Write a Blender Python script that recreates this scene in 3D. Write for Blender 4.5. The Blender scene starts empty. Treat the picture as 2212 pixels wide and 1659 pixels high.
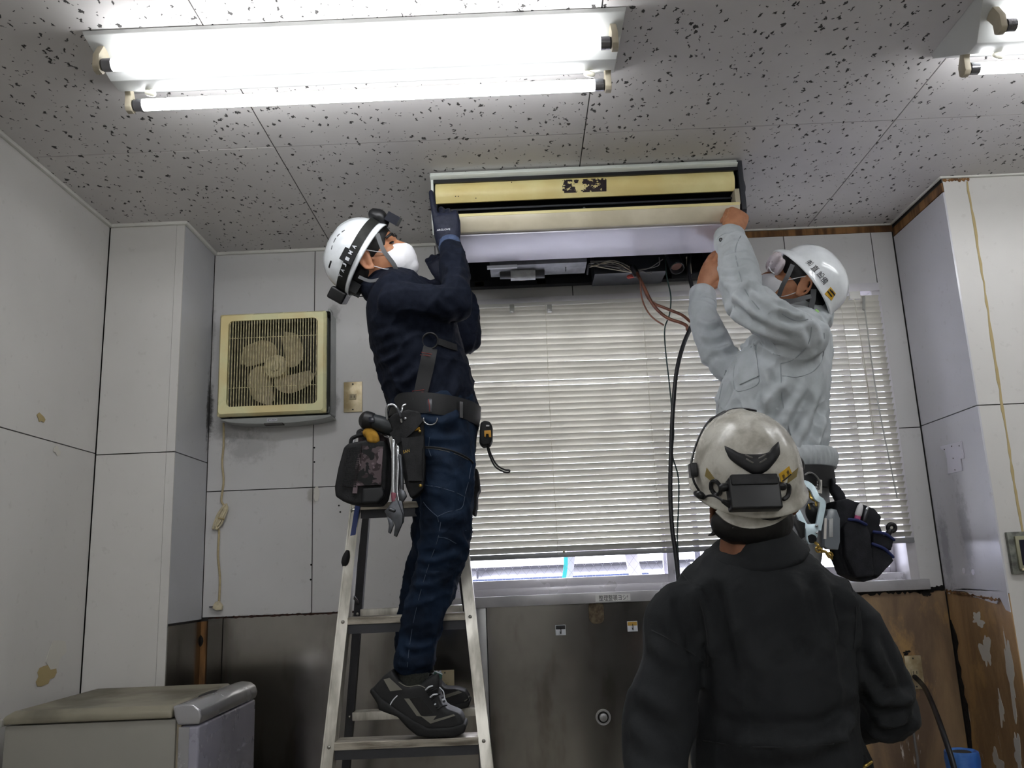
import bpy, bmesh, math, random
import numpy as np
from mathutils import Vector as V, Matrix, noise
from mathutils.bvhtree import BVHTree
random.seed(7)
SC = bpy.context.scene
COL = SC.collection
# ------------------------------------------------------------------ camera
F, CX, CY, H = 1848.0, 1106.0, 829.5, 1.48          # focal length and centre in photo pixels, eye height
_d = V((24, 408, F)).normalized()                    # the room's depth direction seen by the camera
_u = V((-349, -8348, F)); _u = (_u - _d * _u.dot(_d)).normalized()
_x = _d.cross(_u); _x = (-_x if _x.x < 0 else _x).normalized()
RM = Matrix((_x, _d, _u))                            # camera (x right, y down, z forward) -> room axes
EYE = V((0, 0, H))
cam = bpy.data.objects.new('camera', bpy.data.cameras.new('camera'))
COL.objects.link(cam)
cam.data.sensor_width = 36.0
cam.data.lens = 36.0 * F / 2212.0
cam.data.clip_start = 0.02
_r, _dn, _f = RM @ V((1, 0, 0)), RM @ V((0, 1, 0)), RM @ V((0, 0, 1))
cam.matrix_world = Matrix(((_r.x, -_dn.x, -_f.x, 0), (_r.y, -_dn.y, -_f.y, 0), (_r.z, -_dn.z, -_f.z, H), (0, 0, 0, 1)))
SC.camera = cam
# ------------------------------------------------------------------ sky and exposure
W = bpy.data.worlds.new('overcast_sky'); SC.world = W; W.use_nodes = True
W.node_tree.nodes['Background'].inputs[0].default_value = (0.96, 0.95, 1.0, 1)
W.node_tree.nodes['Background'].inputs[1].default_value = 10.5
SC.view_settings.view_transform = 'Standard'
SC.view_settings.look = 'None'
SC.view_settings.gamma = 1.0
SC.view_settings.use_curve_mapping = False
SC.view_settings.exposure = 0.6
SC.cycles.max_bounces = 10
SC.cycles.diffuse_bounces = 5
SC.cycles.glossy_bounces = 4
SC.cycles.sample_clamp_indirect = 6.0
TUBE_POWER = 14.5

# ------------------------------------------------------------------ photo geometry
def ray(px, py): return RM @ V((px - CX, py - CY, F))
def at(px, py, Y): r = ray(px, py); return EYE + r * (Y / r.y)
def atz(px, py, Z): r = ray(px, py); return EYE + r * ((Z - H) / r.z)
def atx(px, py, X): r = ray(px, py); return EYE + r * (X / r.x)
def mpp(p): return (p - EYE).dot(_f) / F             # metres per photo pixel at a point
def pdir(dx, dy): return (RM @ V((dx, dy, 0))).normalized()

# ------------------------------------------------------------------ materials
def lin(c):
    if isinstance(c, str):
        c = [int(c[i:i + 2], 16) / 255 for i in (0, 2, 4)]
    return tuple(((x + 0.055) / 1.055) ** 2.4 if x > 0.04045 else x / 12.92 for x in c) + (1,)
class NT:
    def __init__(s, m): s.t = m.node_tree; s.n = s.t.nodes; s.l = s.t.links
    def new(s, ty, **kw):
        nd = s.n.new(ty)
        for k, v in kw.items():
            if isinstance(v, tuple) and len(v) == 2 and hasattr(v[0], 'is_linked') and False: pass
            setattr(nd, k, v)
        return nd
    def link(s, a, b): s.l.new(a, b)
    def val(s, sock, v):
        if isinstance(v, bpy.types.NodeSocket): s.link(v, sock)
        else: sock.default_value = v
    def math(s, op, a, b=0.0, clamp=False):
        nd = s.new('ShaderNodeMath', operation=op); nd.use_clamp = clamp
        s.val(nd.inputs[0], a); s.val(nd.inputs[1], b); return nd.outputs[0]
    def mix(s, f, a, b):
        nd = s.new('ShaderNodeMix', data_type='RGBA')
        s.val(nd.inputs['Factor'], f)
        s.val(nd.inputs[6], a); s.val(nd.inputs[7], b); return nd.outputs[2]
    def noise(s, scale, vec=None, detail=4, rough=0.55, dist=0.0):
        nd = s.new('ShaderNodeTexNoise'); nd.inputs['Scale'].default_value = scale
        nd.inputs['Detail'].default_value = detail; nd.inputs['Roughness'].default_value = rough
        nd.inputs['Distortion'].default_value = dist
        if vec is not None: s.link(vec, nd.inputs['Vector'])
        return nd.outputs['Fac']
    def vor(s, scale, vec=None, feature='F1', rnd=1.0):
        nd = s.new('ShaderNodeTexVoronoi', feature=feature); nd.inputs['Scale'].default_value = scale
        nd.inputs['Randomness'].default_value = rnd
        if vec is not None: s.link(vec, nd.inputs['Vector'])
        return nd
    def ramp(s, f, a, b):
        nd = s.new('ShaderNodeMapRange', interpolation_type='SMOOTHSTEP'); s.val(nd.inputs['Value'], f)
        nd.inputs['From Min'].default_value = a; nd.inputs['From Max'].default_value = b; return nd.outputs[0]
    def pos(s, scale=(1, 1, 1), loc=(0, 0, 0), world=True):
        if world: o = s.new('ShaderNodeNewGeometry').outputs['Position']
        else: o = s.new('ShaderNodeTexCoord').outputs['Object']
        mp = s.new('ShaderNodeMapping'); mp.inputs['Scale'].default_value = scale; mp.inputs['Location'].default_value = loc
        s.link(o, mp.inputs['Vector']); return mp.outputs[0]
    def bump(s, h, strength, dist, bsdf):
        nd = s.new('ShaderNodeBump'); nd.inputs['Strength'].default_value = strength; nd.inputs['Distance'].default_value = dist
        s.link(h, nd.inputs['Height']); s.link(nd.outputs[0], bsdf.inputs['Normal']); return nd
MATS = {}
GAIN = dict(trim_white=1.25, window_aluminium=1.3, sash_aluminium=1.3, sill_metal=1.3, trim_metal=1.2, ac_trim=1.3, ac_yellow=1.25, ac_cream=1.35, ac_lip_yellow_highlight=1.25, ac_panel=1.25, fan_cream=1.3, fan_grey=1.3, fan_blade=1.4, fan_hub=1.3, fan_bar=1.2,
    cord_ivory=1.3, cord_white=1.3, fridge_side=1.5, fridge_top=1.25, fridge_door=1.4, fridge_silver=1.3, ladder_alu=1.35, ladder_tread=1.3, copper_brown=1.4, box_grey=1.3, box_olive=1.3, plate_steel=1.2, outlet_beige=1.25, bracket_white=1.2, print_white=1.2, sticker_white=1.2,
    skin=1.25, skin_dark=0.85, helmet_white=1.2, helmet_worn=1.3, strap_grey=1.3, navy_fleece=1.1, denim=1.25, grey_twill=1.55, grey_seam=1.45, grey_trouser=1.4, charcoal_jacket=1.25, glove_navy=1.2, glove_cuff=1.4, shoe_grey=1.3, mask_white=1.2, denim_stitch=1.3, chrome=1.2, hook_silver=1.2, cloth_yellow=1.3)
def mat(name, col, rough=0.6, metal=0.0, var=0.12, vscale=8.0, bump=0.0, bscale=120.0, spec=0.5, stretch=(1, 1, 1), col2=None, coat=0.0, alpha=None, trans=0.0):
    m = bpy.data.materials.new(name); m.use_nodes = True; MATS[name] = m
    t = NT(m); b = t.n['Principled BSDF']
    g = GAIN.get(name, 1.0)
    def tone(h): return tuple(min(.86, x * g) for x in lin(h)[:3]) + (1,)
    c = tone(col)
    if var > 0 or col2:
        c2 = tone(col2) if col2 else tuple(x * (1 - var) for x in c[:3]) + (1,)
        f = t.ramp(t.noise(vscale, t.pos(stretch), 5), 0.35, 0.68)
        t.link(t.mix(f, c, c2), b.inputs['Base Color'])
        r = t.math('ADD', t.math('MULTIPLY', f, 0.12), rough - 0.05)
        t.link(r, b.inputs['Roughness'])
    else:
        b.inputs['Base Color'].default_value = c; b.inputs['Roughness'].default_value = rough
    b.inputs['Metallic'].default_value = metal
    b.inputs['Specular IOR Level'].default_value = spec
    b.inputs['Coat Weight'].default_value = coat
    b.inputs['Transmission Weight'].default_value = trans
    if bump > 0: t.bump(t.noise(bscale, t.pos(stretch), 3), bump, 0.002, b)
    return m
def emit(name, col, strength):
    m = bpy.data.materials.new(name); m.use_nodes = True; MATS[name] = m
    t = NT(m); b = t.n['Principled BSDF']
    b.inputs['Base Color'].default_value = (.9, .9, .9, 1)
    b.inputs['Emission Color'].default_value = lin(col); b.inputs['Emission Strength'].default_value = strength
    return m

# ------------------------------------------------------------------ objects
def wloc(o):
    p = V((0, 0, 0))
    while o is not None: p += o.location; o = o.parent
    return p
def raw(name, verts, faces):
    me = bpy.data.meshes.new(name); me.from_pydata([tuple(v) for v in verts], [], [tuple(f) for f in faces]); me.update(); return me
def add(name, me, m=None, parent=None, smooth=False, fix=True):
    """me is in room coordinates; it is stored relative to its parent's base point"""
    if fix:
        bm = bmesh.new(); bm.from_mesh(me); bmesh.ops.recalc_face_normals(bm, faces=bm.faces); bm.to_mesh(me); bm.free()
    me.name = name
    o = bpy.data.objects.new(name, me); COL.objects.link(o)
    if m is not None:
        me.materials.clear(); me.materials.append(MATS[m] if isinstance(m, str) else m)
    if parent is not None:
        me.transform(Matrix.Translation(-wloc(parent))); o.parent = parent
    if smooth:
        me.polygons.foreach_set('use_smooth', [True] * len(me.polygons))
        if smooth != 'all':
            me.set_sharp_from_angle(angle=math.radians(smooth if smooth is not True else 40))
    return o
def tag(o, label=None, cat=None, group=None, kind=None):
    for k, v in (('label', label), ('category', cat), ('group', group), ('kind', kind)):
        if v: o[k] = v
    return o
def thing(name, loc, label=None, cat=None, group=None, kind=None):
    o = bpy.data.objects.new(name, None); o.empty_display_size = 0.05; COL.objects.link(o); o.location = loc
    return tag(o, label, cat, group, kind)
def rebase(o, base=None):
    """put a single-mesh thing's origin at its base"""
    vs = np.array([v.co[:] for v in o.data.vertices]); b = V(((vs[:, 0].min() + vs[:, 0].max()) / 2, (vs[:, 1].min() + vs[:, 1].max()) / 2, vs[:, 2].min()))
    o.data.transform(Matrix.Translation(-b)); o.location = b; return o
BOXF = [(0, 1, 3, 2), (4, 6, 7, 5), (0, 4, 5, 1), (2, 3, 7, 6), (0, 2, 6, 4), (1, 5, 7, 3)]
def boxd(lo, hi):
    return [V((x, y, z)) for x in (lo[0], hi[0]) for y in (lo[1], hi[1]) for z in (lo[2], hi[2])], BOXF
def obox(c, ax, ay, az):
    """oriented box: centre and three half-axis vectors"""
    c = V(c); return [c + ax * sx + ay * sy + az * sz for sx in (-1, 1) for sy in (-1, 1) for sz in (-1, 1)], BOXF
def join(*ds):
    vs, fs = [], []
    for v, f in ds:
        k = len(vs); vs += list(v); fs += [tuple(i + k for i in q) for q in f]
    return vs, fs
def bevel(me, w, seg=2, ang=30):
    bm = bmesh.new(); bm.from_mesh(me)
    bmesh.ops.recalc_face_normals(bm, faces=bm.faces)
    es = [e for e in bm.edges if len(e.link_faces) == 2 and e.calc_face_angle(0) > math.radians(ang)]
    bmesh.ops.bevel(bm, geom=es, offset=w, segments=seg, affect='EDGES', profile=0.6, clamp_overlap=True)
    bm.to_mesh(me); bm.free(); return me
def box(name, lo, hi, m, parent=None, bev=0.0, seg=2):
    lo2 = [min(a, b) for a, b in zip(lo, hi)]; hi2 = [max(a, b) for a, b in zip(lo, hi)]
    me = raw(name, *boxd(lo2, hi2))
    if bev: bevel(me, bev, seg)
    return add(name, me, m, parent, smooth=bool(bev))
def part(name, data, m, parent=None, bev=0.0, seg=2, smooth=True):
    me = raw(name, *data)
    if bev: bevel(me, bev, seg)
    return add(name, me, m, parent, smooth=smooth)
def prism(poly, off):
    """closed polygon of 3-D points extruded by an offset vector"""
    n = len(poly); off = V(off); vs = [V(p) for p in poly] + [V(p) + off for p in poly]
    return vs, [tuple(range(n))[::-1], tuple(range(n, 2 * n))] + [(i, (i + 1) % n, n + (i + 1) % n, n + i) for i in range(n)]
def rings(rs, cap=True):
    n = len(rs[0]); vs = [p for r in rs for p in r]; fs = []
    for k in range(len(rs) - 1):
        a, b = k * n, (k + 1) * n
        fs += [(a + i, a + (i + 1) % n, b + (i + 1) % n, b + i) for i in range(n)]
    if cap: fs += [tuple(range(n))[::-1], tuple(range((len(rs) - 1) * n, len(rs) * n))]
    return vs, fs
def catmull(pts, k=6):
    pts = [np.array(p, float) for p in pts]
    if len(pts) < 3: return [pts[0] + (pts[-1] - pts[0]) * t for t in np.linspace(0, 1, k + 1)]
    P = [2 * pts[0] - pts[1]] + pts + [2 * pts[-1] - pts[-2]]; out = []
    for i in range(1, len(P) - 2):
        for t in np.arange(k) / k:
            out.append(0.5 * (2 * P[i] + (P[i + 1] - P[i - 1]) * t + (2 * P[i - 1] - 5 * P[i] + 4 * P[i + 1] - P[i + 2]) * t * t + (3 * P[i] - P[i - 1] - 3 * P[i + 1] + P[i + 2]) * t ** 3))
    return out + [pts[-1]]
def tube(pts, r, n=10, k=5, roundcap=True, flat=None):
    """round tube through 3-D points; r a number or one per point; flat=(half-thickness ratio, normal hint)"""
    if not hasattr(r, '__len__'): r = [r] * len(pts)
    P = catmull([tuple(p) + (q,) for p, q in zip(pts, r)], k)
    C = [V(p[:3]) for p in P]; R = [p[3] for p in P]; rs = []
    a = None
    for i, c in enumerate(C):
        t = (C[min(i + 1, len(C) - 1)] - C[max(i - 1, 0)]).normalized()
        if flat is not None: a = t.cross(flat[1]).normalized()
        elif a is None: a = t.orthogonal().normalized()
        else: a = (a - t * a.dot(t)); a = a.normalized() if a.length > 1e-6 else t.orthogonal().normalized()
        b = t.cross(a); q = flat[0] if flat is not None else 1.0
        rs.append((c, t, a * R[i], b * (R[i] * q)))
    def ring(c, a, b): return [c + a * math.cos(2 * math.pi * j / n) + b * math.sin(2 * math.pi * j / n) for j in range(n)]
    out = []
    if roundcap:
        c, t, a, b = rs[0]; L = b.length
        out += [ring(c - t * L * .9, a * .35, b * .35), ring(c - t * L * .6, a * .78, b * .78)]
    out += [ring(c, a, b) for c, t, a, b in rs]
    if roundcap:
        c, t, a, b = rs[-1]; L = b.length
        out += [ring(c + t * L * .6, a * .78, b * .78), ring(c + t * L * .9, a * .35, b * .35)]
    return rings(out)
def strip(pts, w, th, nrm, k=5):
    """flat band through points: w half-width, th half-thickness, nrm(s) outward normal(s)"""
    P = catmull([tuple(p) for p in pts], k); C = [V(p) for p in P]
    N = [V(x) for x in catmull([tuple(x) for x in nrm], k)] if isinstance(nrm, list) else [V(nrm)] * len(C)
    out = []
    for i, c in enumerate(C):
        t = (C[min(i + 1, len(C) - 1)] - C[max(i - 1, 0)]).normalized(); nn = (N[i] - t * N[i].dot(t)).normalized(); a = t.cross(nn)
        out.append([c + a * w + nn * th, c - a * w + nn * th, c - a * w - nn * th, c + a * w - nn * th])
    return rings(out)
def limb(pts, n=22, k=6):
    """loft through photo stations (px, py, Y, half width in px, half depth in m) with real thickness"""
    P = catmull(pts, k); C = [at(p[0], p[1], p[2]) for p in P]; st = []
    for i, c in enumerate(C):
        t = (C[min(i + 1, len(C) - 1)] - C[max(i - 1, 0)]).normalized(); v = (c - EYE).normalized()
        s = t.cross(v).normalized(); d = s.cross(t).normalized()
        st.append((c, t, s * max(P[i][3], .5) * mpp(c), d * max(P[i][4], .002)))
    def ring(c, a, b): return [c + a * math.cos(2 * math.pi * j / n) + b * math.sin(2 * math.pi * j / n) for j in range(n)]
    c, t, a, b = st[0]; L = min(a.length, b.length)
    out = [ring(c - t * L * .45, a * .45, b * .45), ring(c - t * L * .25, a * .8, b * .8)] + [ring(c, a, b) for c, t, a, b in st]
    c, t, a, b = st[-1]; L = min(a.length, b.length)
    return rings(out + [ring(c + t * L * .25, a * .8, b * .8), ring(c + t * L * .45, a * .45, b * .45)])
def ell(c, ax, ay, az, nu=20, nv=12, pw=1.0):
    c = V(c); out = []
    for j in range(nv + 1):
        ph = -math.pi / 2 + math.pi * (j + .001) / (nv + .002)
        cp, sp = math.cos(ph), math.sin(ph)
        out.append([c + ax * (cp * math.cos(2 * math.pi * i / nu)) + ay * (cp * math.sin(2 * math.pi * i / nu)) + az * sp for i in range(nu)])
    return rings(out)
def fuse(parts, voxel=0.006, smooth=6, factor=0.5, disp=None):
    """one continuous skin around overlapping closed volumes"""
    me = raw('tmp', *join(*parts))
    o = bpy.data.objects.new('tmp', me); COL.objects.link(o)
    md = o.modifiers.new('r', 'REMESH'); md.mode = 'VOXEL'; md.voxel_size = voxel; md.use_smooth_shade = True
    if smooth:
        ms = o.modifiers.new('s', 'SMOOTH'); ms.iterations = smooth; ms.factor = factor
    dg = bpy.context.evaluated_depsgraph_get(); dg.update()
    m2 = bpy.data.meshes.new_from_object(o.evaluated_get(dg))
    bpy.data.objects.remove(o); bpy.data.meshes.remove(me)
    if disp is not None:
        n = len(m2.vertices); co = np.empty(n * 3); m2.vertices.foreach_get('co', co); co = co.reshape(-1, 3)
        no = np.empty(n * 3); m2.vertex_normals.foreach_get('vector', no); no = no.reshape(-1, 3)
        co = co + no * disp(co, no)[:, None]
        m2.vertices.foreach_set('co', co.ravel()); m2.update()
    return m2
def creases(me, lines, seed=0):
    """raise single cloth folds along photo lines lying on a built garment: (points, height m, half width m)"""
    n = len(me.vertices); co = np.empty(n * 3); me.vertices.foreach_get('co', co); co = co.reshape(-1, 3)
    no = np.empty(n * 3); me.vertex_normals.foreach_get('vector', no); no = no.reshape(-1, 3)
    tree = BVHTree.FromPolygons([v.co for v in me.vertices], [tuple(q.vertices) for q in me.polygons]); dis = np.zeros(n)
    for pts, amp, w in lines:
        P = []
        for q in catmull(pts, 10):
            h = tree.ray_cast(EYE, ray(q[0], q[1]).normalized())
            if h[0] is not None: P.append(tuple(h[0]))
        if len(P) < 3: continue
        P = np.array(P); lo, hi = P.min(0) - 4 * w, P.max(0) + 4 * w
        idx = np.where(np.all((co > lo) & (co < hi), 1))[0]
        if not len(idx): continue
        D = np.linalg.norm(co[idx][:, None] - P[None], axis=2); k = D.argmin(1); d = D[np.arange(len(idx)), k]
        t = k / (len(P) - 1); tap = np.clip(np.minimum(t, 1 - t) * 5 + .12, 0, 1)
        dis[idx] += amp * tap * (np.exp(-(d / w) ** 2) - .55 * np.exp(-((d - 2.0 * w) / w) ** 2))
    co = co + no * dis[:, None]; me.vertices.foreach_set('co', co.ravel()); me.update(); return me
def bvh_of(*objs):
    vs, fs = [], []
    for o in objs:
        off = wloc(o) if o.parent else o.location; k = len(vs)
        vs += [v.co + off for v in o.data.vertices]; fs += [tuple(i + k for i in p.vertices) for p in o.data.polygons]
    return BVHTree.FromPolygons(vs, fs)
def onsurf(bvh, px, py, lift=0.0, default=None):
    d = ray(px, py).normalized(); h = bvh.ray_cast(EYE, d)
    if h[0] is None:
        if default is None: return None, None
        p = at(px, py, default); n = -d
        q = bvh.find_nearest(p); return q[0] + q[1] * lift, q[1]
    n = h[1] if h[1].dot(d) < 0 else -h[1]
    return h[0] + n * lift, n
def seam(name, bvh, pxs, r, m, parent, lift=0.0, k=5, w=None, step=9.0):
    """stitched seam, band or cord lying on a built surface"""
    P = catmull(pxs, k); pts, ns = [], []
    for p in P:
        q, n = onsurf(bvh, p[0], p[1], lift)
        if q is not None and (not pts or (q - pts[-1]).length > 0.004): pts.append(q); ns.append(n)
    if len(pts) < 3: return None
    for _ in range(2):
        ns = [ns[0]] + [(ns[i - 1] + ns[i] * 2 + ns[i + 1]).normalized() for i in range(1, len(ns) - 1)] + [ns[-1]]
        pts = [pts[0]] + [(pts[i - 1] + pts[i] * 2 + pts[i + 1]) / 4 for i in range(1, len(pts) - 1)] + [pts[-1]]
    d = tube(pts, r, 6, 1) if w is None else strip(pts, w, r, ns, 1)
    return add(name, raw(name, *d), m, parent, smooth=True)
def patch(name, bvh, quad, m, parent, lift=0.001, th=0.002, nu=8, nv=8):
    """thin sheet (sticker, label, pocket) laid on a built surface; quad = 4 photo corners"""
    q = [np.array(p, float) for p in quad]; top, bot = [], []
    for j in range(nv + 1):
        for i in range(nu + 1):
            u, v = i / nu, j / nv
            p = (q[0] * (1 - u) + q[1] * u) * (1 - v) + (q[3] * (1 - u) + q[2] * u) * v
            s, n = onsurf(bvh, p[0], p[1])
            if s is None: return None
            top.append(s + n * (lift + th)); bot.append(s + n * (lift - 0.001))
    W_ = nu + 1; N = W_ * (nv + 1); fs = []
    for j in range(nv):
        for i in range(nu):
            a = j * W_ + i; fs += [(a, a + 1, a + 1 + W_, a + W_), (N + a, N + a + W_, N + a + 1 + W_, N + a + 1)]
    edge = [i for i in range(W_)] + [j * W_ + nu for j in range(1, nv + 1)] + [nv * W_ + i for i in range(nu - 1, -1, -1)] + [j * W_ for j in range(nv - 1, 0, -1)]
    fs += [(edge[i], N + edge[i], N + edge[(i + 1) % len(edge)], edge[(i + 1) % len(edge)]) for i in range(len(edge))]
    return add(name, raw(name, top + bot, fs), m, parent, smooth=True)
def text_mesh(s, size=1.0, bold=0.0):
    cu = bpy.data.curves.new('t', 'FONT'); cu.body = s; cu.size = size; cu.align_x = 'CENTER'; cu.align_y = 'CENTER'; cu.resolution_u = 2; cu.offset = bold
    o = bpy.data.objects.new('t', cu); COL.objects.link(o)
    dg = bpy.context.evaluated_depsgraph_get(); dg.update()
    me = bpy.data.meshes.new_from_object(o.evaluated_get(dg)); bpy.data.objects.remove(o); bpy.data.curves.remove(cu); return me
def lettering(name, s, centre, right, up, width, m, parent, height=None, lift=0.0006, bold=0.0, bvh=None, px=None):
    """flat printed letters in the plane of right/up, fitted to a width (and height)"""
    me = text_mesh(s, 1.0, bold)
    co = np.array([v.co[:] for v in me.vertices])
    mn, mx = co.min(0), co.max(0); c = (mn + mx) / 2; sx = width / (mx[0] - mn[0]); sy = sx if height is None else height / (mx[1] - mn[1])
    right = V(right).normalized(); up = V(up).normalized(); nrm = right.cross(up)
    for v in me.vertices:
        p = V(centre) + right * ((v.co.x - c[0]) * sx) + up * ((v.co.y - c[1]) * sy)
        if bvh is not None:
            q = bvh.find_nearest(p); p = q[0] + q[1] * lift
        else: p = p + nrm * lift
        v.co = p
    return add(name, me, m, parent, fix=False)
# ================================================================== materials of the room
ZC = 2.793                                            # ceiling
YB, XL, XR = 3.25, -1.467, 1.545                      # back wall, left wall, left face of the right pier
YCL, XCL = 2.935, -1.19                               # left pier: front face, right face
YCR = 2.836                                           # right pier front face
WX0, WX1, WZ0, WZ1 = -0.30, 1.455, 1.395, 2.545       # window opening
def wall_paint(name, base, stains=(), rough=0.5, soot='2a2826', bump=0.12):
    m = bpy.data.materials.new(name); m.use_nodes = True; MATS[name] = m
    t = NT(m); b = t.n['Principled BSDF']; P = t.pos()
    n1 = t.noise(1.7, P, 4); n2 = t.noise(38, P, 4)
    c = t.mix(t.ramp(n1, .3, .75), lin(base), tuple(x * .9 for x in lin(base)[:3]) + (1,))
    c = t.mix(t.math('MULTIPLY', t.ramp(n2, .62, .72), .10), c, lin('70695c'))
    for (cen, rad, st, col) in stains:                # soot, mould and damp with shapes of their own
        vs = t.new('ShaderNodeVectorMath', operation='SUBTRACT'); t.link(P, vs.inputs[0]); vs.inputs[1].default_value = cen
        vd = t.new('ShaderNodeVectorMath', operation='DIVIDE'); t.link(vs.outputs[0], vd.inputs[0]); vd.inputs[1].default_value = rad
        ln = t.new('ShaderNodeVectorMath', operation='LENGTH'); t.link(vd.outputs[0], ln.inputs[0])
        f = t.math('ADD', t.math('SUBTRACT', 1.0, ln.outputs['Value']), t.math('MULTIPLY', t.math('SUBTRACT', t.noise(34, P, 7, .7), .5), 1.7))
        f = t.math('MULTIPLY', t.ramp(f, .05, .75), st)
        c = t.mix(f, c, lin(col or soot))
    t.link(c, b.inputs['Base Color']); b.inputs['Roughness'].default_value = rough
    t.bump(t.noise(300, P, 2), bump, .001, b)
    return m
wall_paint('wall_paint', 'd5d3cf')
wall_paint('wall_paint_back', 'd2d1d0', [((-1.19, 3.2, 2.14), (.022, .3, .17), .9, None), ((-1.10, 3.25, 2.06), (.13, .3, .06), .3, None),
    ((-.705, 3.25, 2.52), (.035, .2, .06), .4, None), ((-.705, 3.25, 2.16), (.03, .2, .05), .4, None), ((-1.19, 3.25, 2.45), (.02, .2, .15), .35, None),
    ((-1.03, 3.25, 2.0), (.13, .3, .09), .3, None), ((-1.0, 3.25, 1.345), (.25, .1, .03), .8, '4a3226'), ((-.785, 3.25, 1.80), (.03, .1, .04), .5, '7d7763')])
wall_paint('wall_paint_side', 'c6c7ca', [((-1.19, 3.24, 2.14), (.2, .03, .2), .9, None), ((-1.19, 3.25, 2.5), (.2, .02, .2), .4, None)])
wall_paint('laminate', 'cfcfd4', [((1.545, 3.2, 1.5), (.1, .05, .2), .5, '6b6672'), ((1.545, 3.04, 1.56), (.1, .05, .22), .45, '77727c')], rough=.22, bump=.05)
wall_paint('joint_dark', '2b2a28')
wall_paint('torn_paper', 'd9d6cd', rough=.8)
wall_paint('glue_brown', 'b5a375', rough=.8)
mat('old_wood', '8a6236', .8, var=.45, vscale=30, stretch=(1, 1, .15), col2='4f341c', bump=.3)
mat('trim_white', 'c9c8c2', .45, var=.1)
mat('trim_metal', 'a8a8a8', .35, metal=.7, var=.15)
mat('floor_vinyl', 'ada9a0', .45, var=.25, vscale=3)
mat('far_wall', 'c6c5c0', .8, var=.2, vscale=2)

def ceiling_board():
    m = bpy.data.materials.new('ceiling_board'); m.use_nodes = True; MATS['ceiling_board'] = m
    t = NT(m); b = t.n['Principled BSDF']
    P = t.pos()
    wob = t.new('ShaderNodeTexNoise'); wob.inputs['Scale'].default_value = 75; wob.inputs['Detail'].default_value = 2; t.link(P, wob.inputs['Vector'])
    wv = t.new('ShaderNodeVectorMath', operation='SUBTRACT'); t.link(wob.outputs['Color'], wv.inputs[0]); wv.inputs[1].default_value = (.5, .5, .5)
    ws = t.new('ShaderNodeVectorMath', operation='MULTIPLY'); t.link(wv.outputs[0], ws.inputs[0]); ws.inputs[1].default_value = (.028, .012, 0)
    wa = t.new('ShaderNodeVectorMath', operation='ADD'); t.link(P, wa.inputs[0]); t.link(ws.outputs[0], wa.inputs[1])
    mp = t.new('ShaderNodeMapping'); mp.inputs['Scale'].default_value = (54, 23.0, 0); mp.inputs['Rotation'].default_value = (0, 0, .25); t.link(wa.outputs[0], mp.inputs['Vector'])
    v = t.vor(1.0, mp.outputs[0]); big = t.math('SUBTRACT', 1.0, t.ramp(v.outputs['Distance'], .17, .22))
    keep = t.new('ShaderNodeSeparateColor'); t.link(v.outputs['Color'], keep.inputs[0])
    big = t.math('MULTIPLY', big, t.math('GREATER_THAN', keep.outputs[0], .22))
    mp2 = t.new('ShaderNodeMapping'); mp2.inputs['Scale'].default_value = (78, 60, 0); t.link(wa.outputs[0], mp2.inputs['Vector'])
    v2 = t.vor(1.0, mp2.outputs[0]); sm = t.math('SUBTRACT', 1.0, t.ramp(v2.outputs['Distance'], .13, .18))
    k2 = t.new('ShaderNodeSeparateColor'); t.link(v2.outputs['Color'], k2.inputs[0]); sm = t.math('MULTIPLY', sm, t.math('GREATER_THAN', k2.outputs[0], .45))
    hole = t.math('MAXIMUM', big, sm)
    n = t.ramp(t.noise(2.2, P, 4), .3, .75)
    c = t.mix(n, lin('d4d1cf'), lin('c6c3c2'))
    t.link(t.mix(t.math('MULTIPLY', hole, .93), c, lin('1c1a18')), b.inputs['Base Color'])
    b.inputs['Roughness'].default_value = .85
    inv = t.math('SUBTRACT', 1.0, hole); t.bump(inv, .5, .004, b)
ceiling_board()

def stainless():
    m = bpy.data.materials.new('stainless_sheet'); m.use_nodes = True; MATS['stainless_sheet'] = m
    t = NT(m); b = t.n['Principled BSDF']; P = t.pos()
    n = t.ramp(t.noise(2.5, P, 6), .35, .7); g = t.ramp(t.noise(9, t.pos((1, 1, .35)), 6), .5, .75)
    c = t.mix(n, lin('a5a29d'), lin('8f8c88')); c = t.mix(t.math('MULTIPLY', g, .5), c, lin('54483c'))
    t.link(c, b.inputs['Base Color']); b.inputs['Metallic'].default_value = 1.0
    t.link(t.math('ADD', t.math('MULTIPLY', n, .08), .17), b.inputs['Roughness'])
    h = t.math('ADD', t.math('MULTIPLY', t.noise(2.2, t.pos((1.4, 1, .5)), 1), 1.0), t.math('MULTIPLY', t.noise(220, t.pos((.04, 1, 1)), 2), .003))
    t.bump(h, .10, .05, b)
stainless()

def stained_board(name='stained_board', base='bd9a6c', dark='866848'):
    m = bpy.data.materials.new(name); m.use_nodes = True; MATS[name] = m
    t = NT(m); b = t.n['Principled BSDF']; P = t.pos()
    n = t.ramp(t.noise(3.0, t.pos((2.2, 2.2, .55)), 6, .62, .4), .32, .7)
    c = t.mix(n, lin(base), lin(dark))
    c = t.mix(t.math('MULTIPLY', t.ramp(t.noise(7, t.pos((1, 1, .5)), 6, .65), .52, .66), .55), c, lin('c19a5c'))
    wh = t.ramp(t.noise(5.5, t.pos((2.4, 2.4, .42), (3, 1, 4)), 7, .72, .5), .625, .66)
    c = t.mix(t.math('MULTIPLY', wh, .85), c, lin('cfc9c2'))
    bk = t.ramp(t.noise(11, t.pos((1, 1, 1), (7, 2, 1)), 8, .75, .6), .67, .70)
    c = t.mix(t.math('MULTIPLY', bk, .85), c, lin('241a14'))
    t.link(c, b.inputs['Base Color']); b.inputs['Roughness'].default_value = .5
    t.bump(t.math('ADD', wh, t.noise(40, P, 5)), .4, .003, b)
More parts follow.
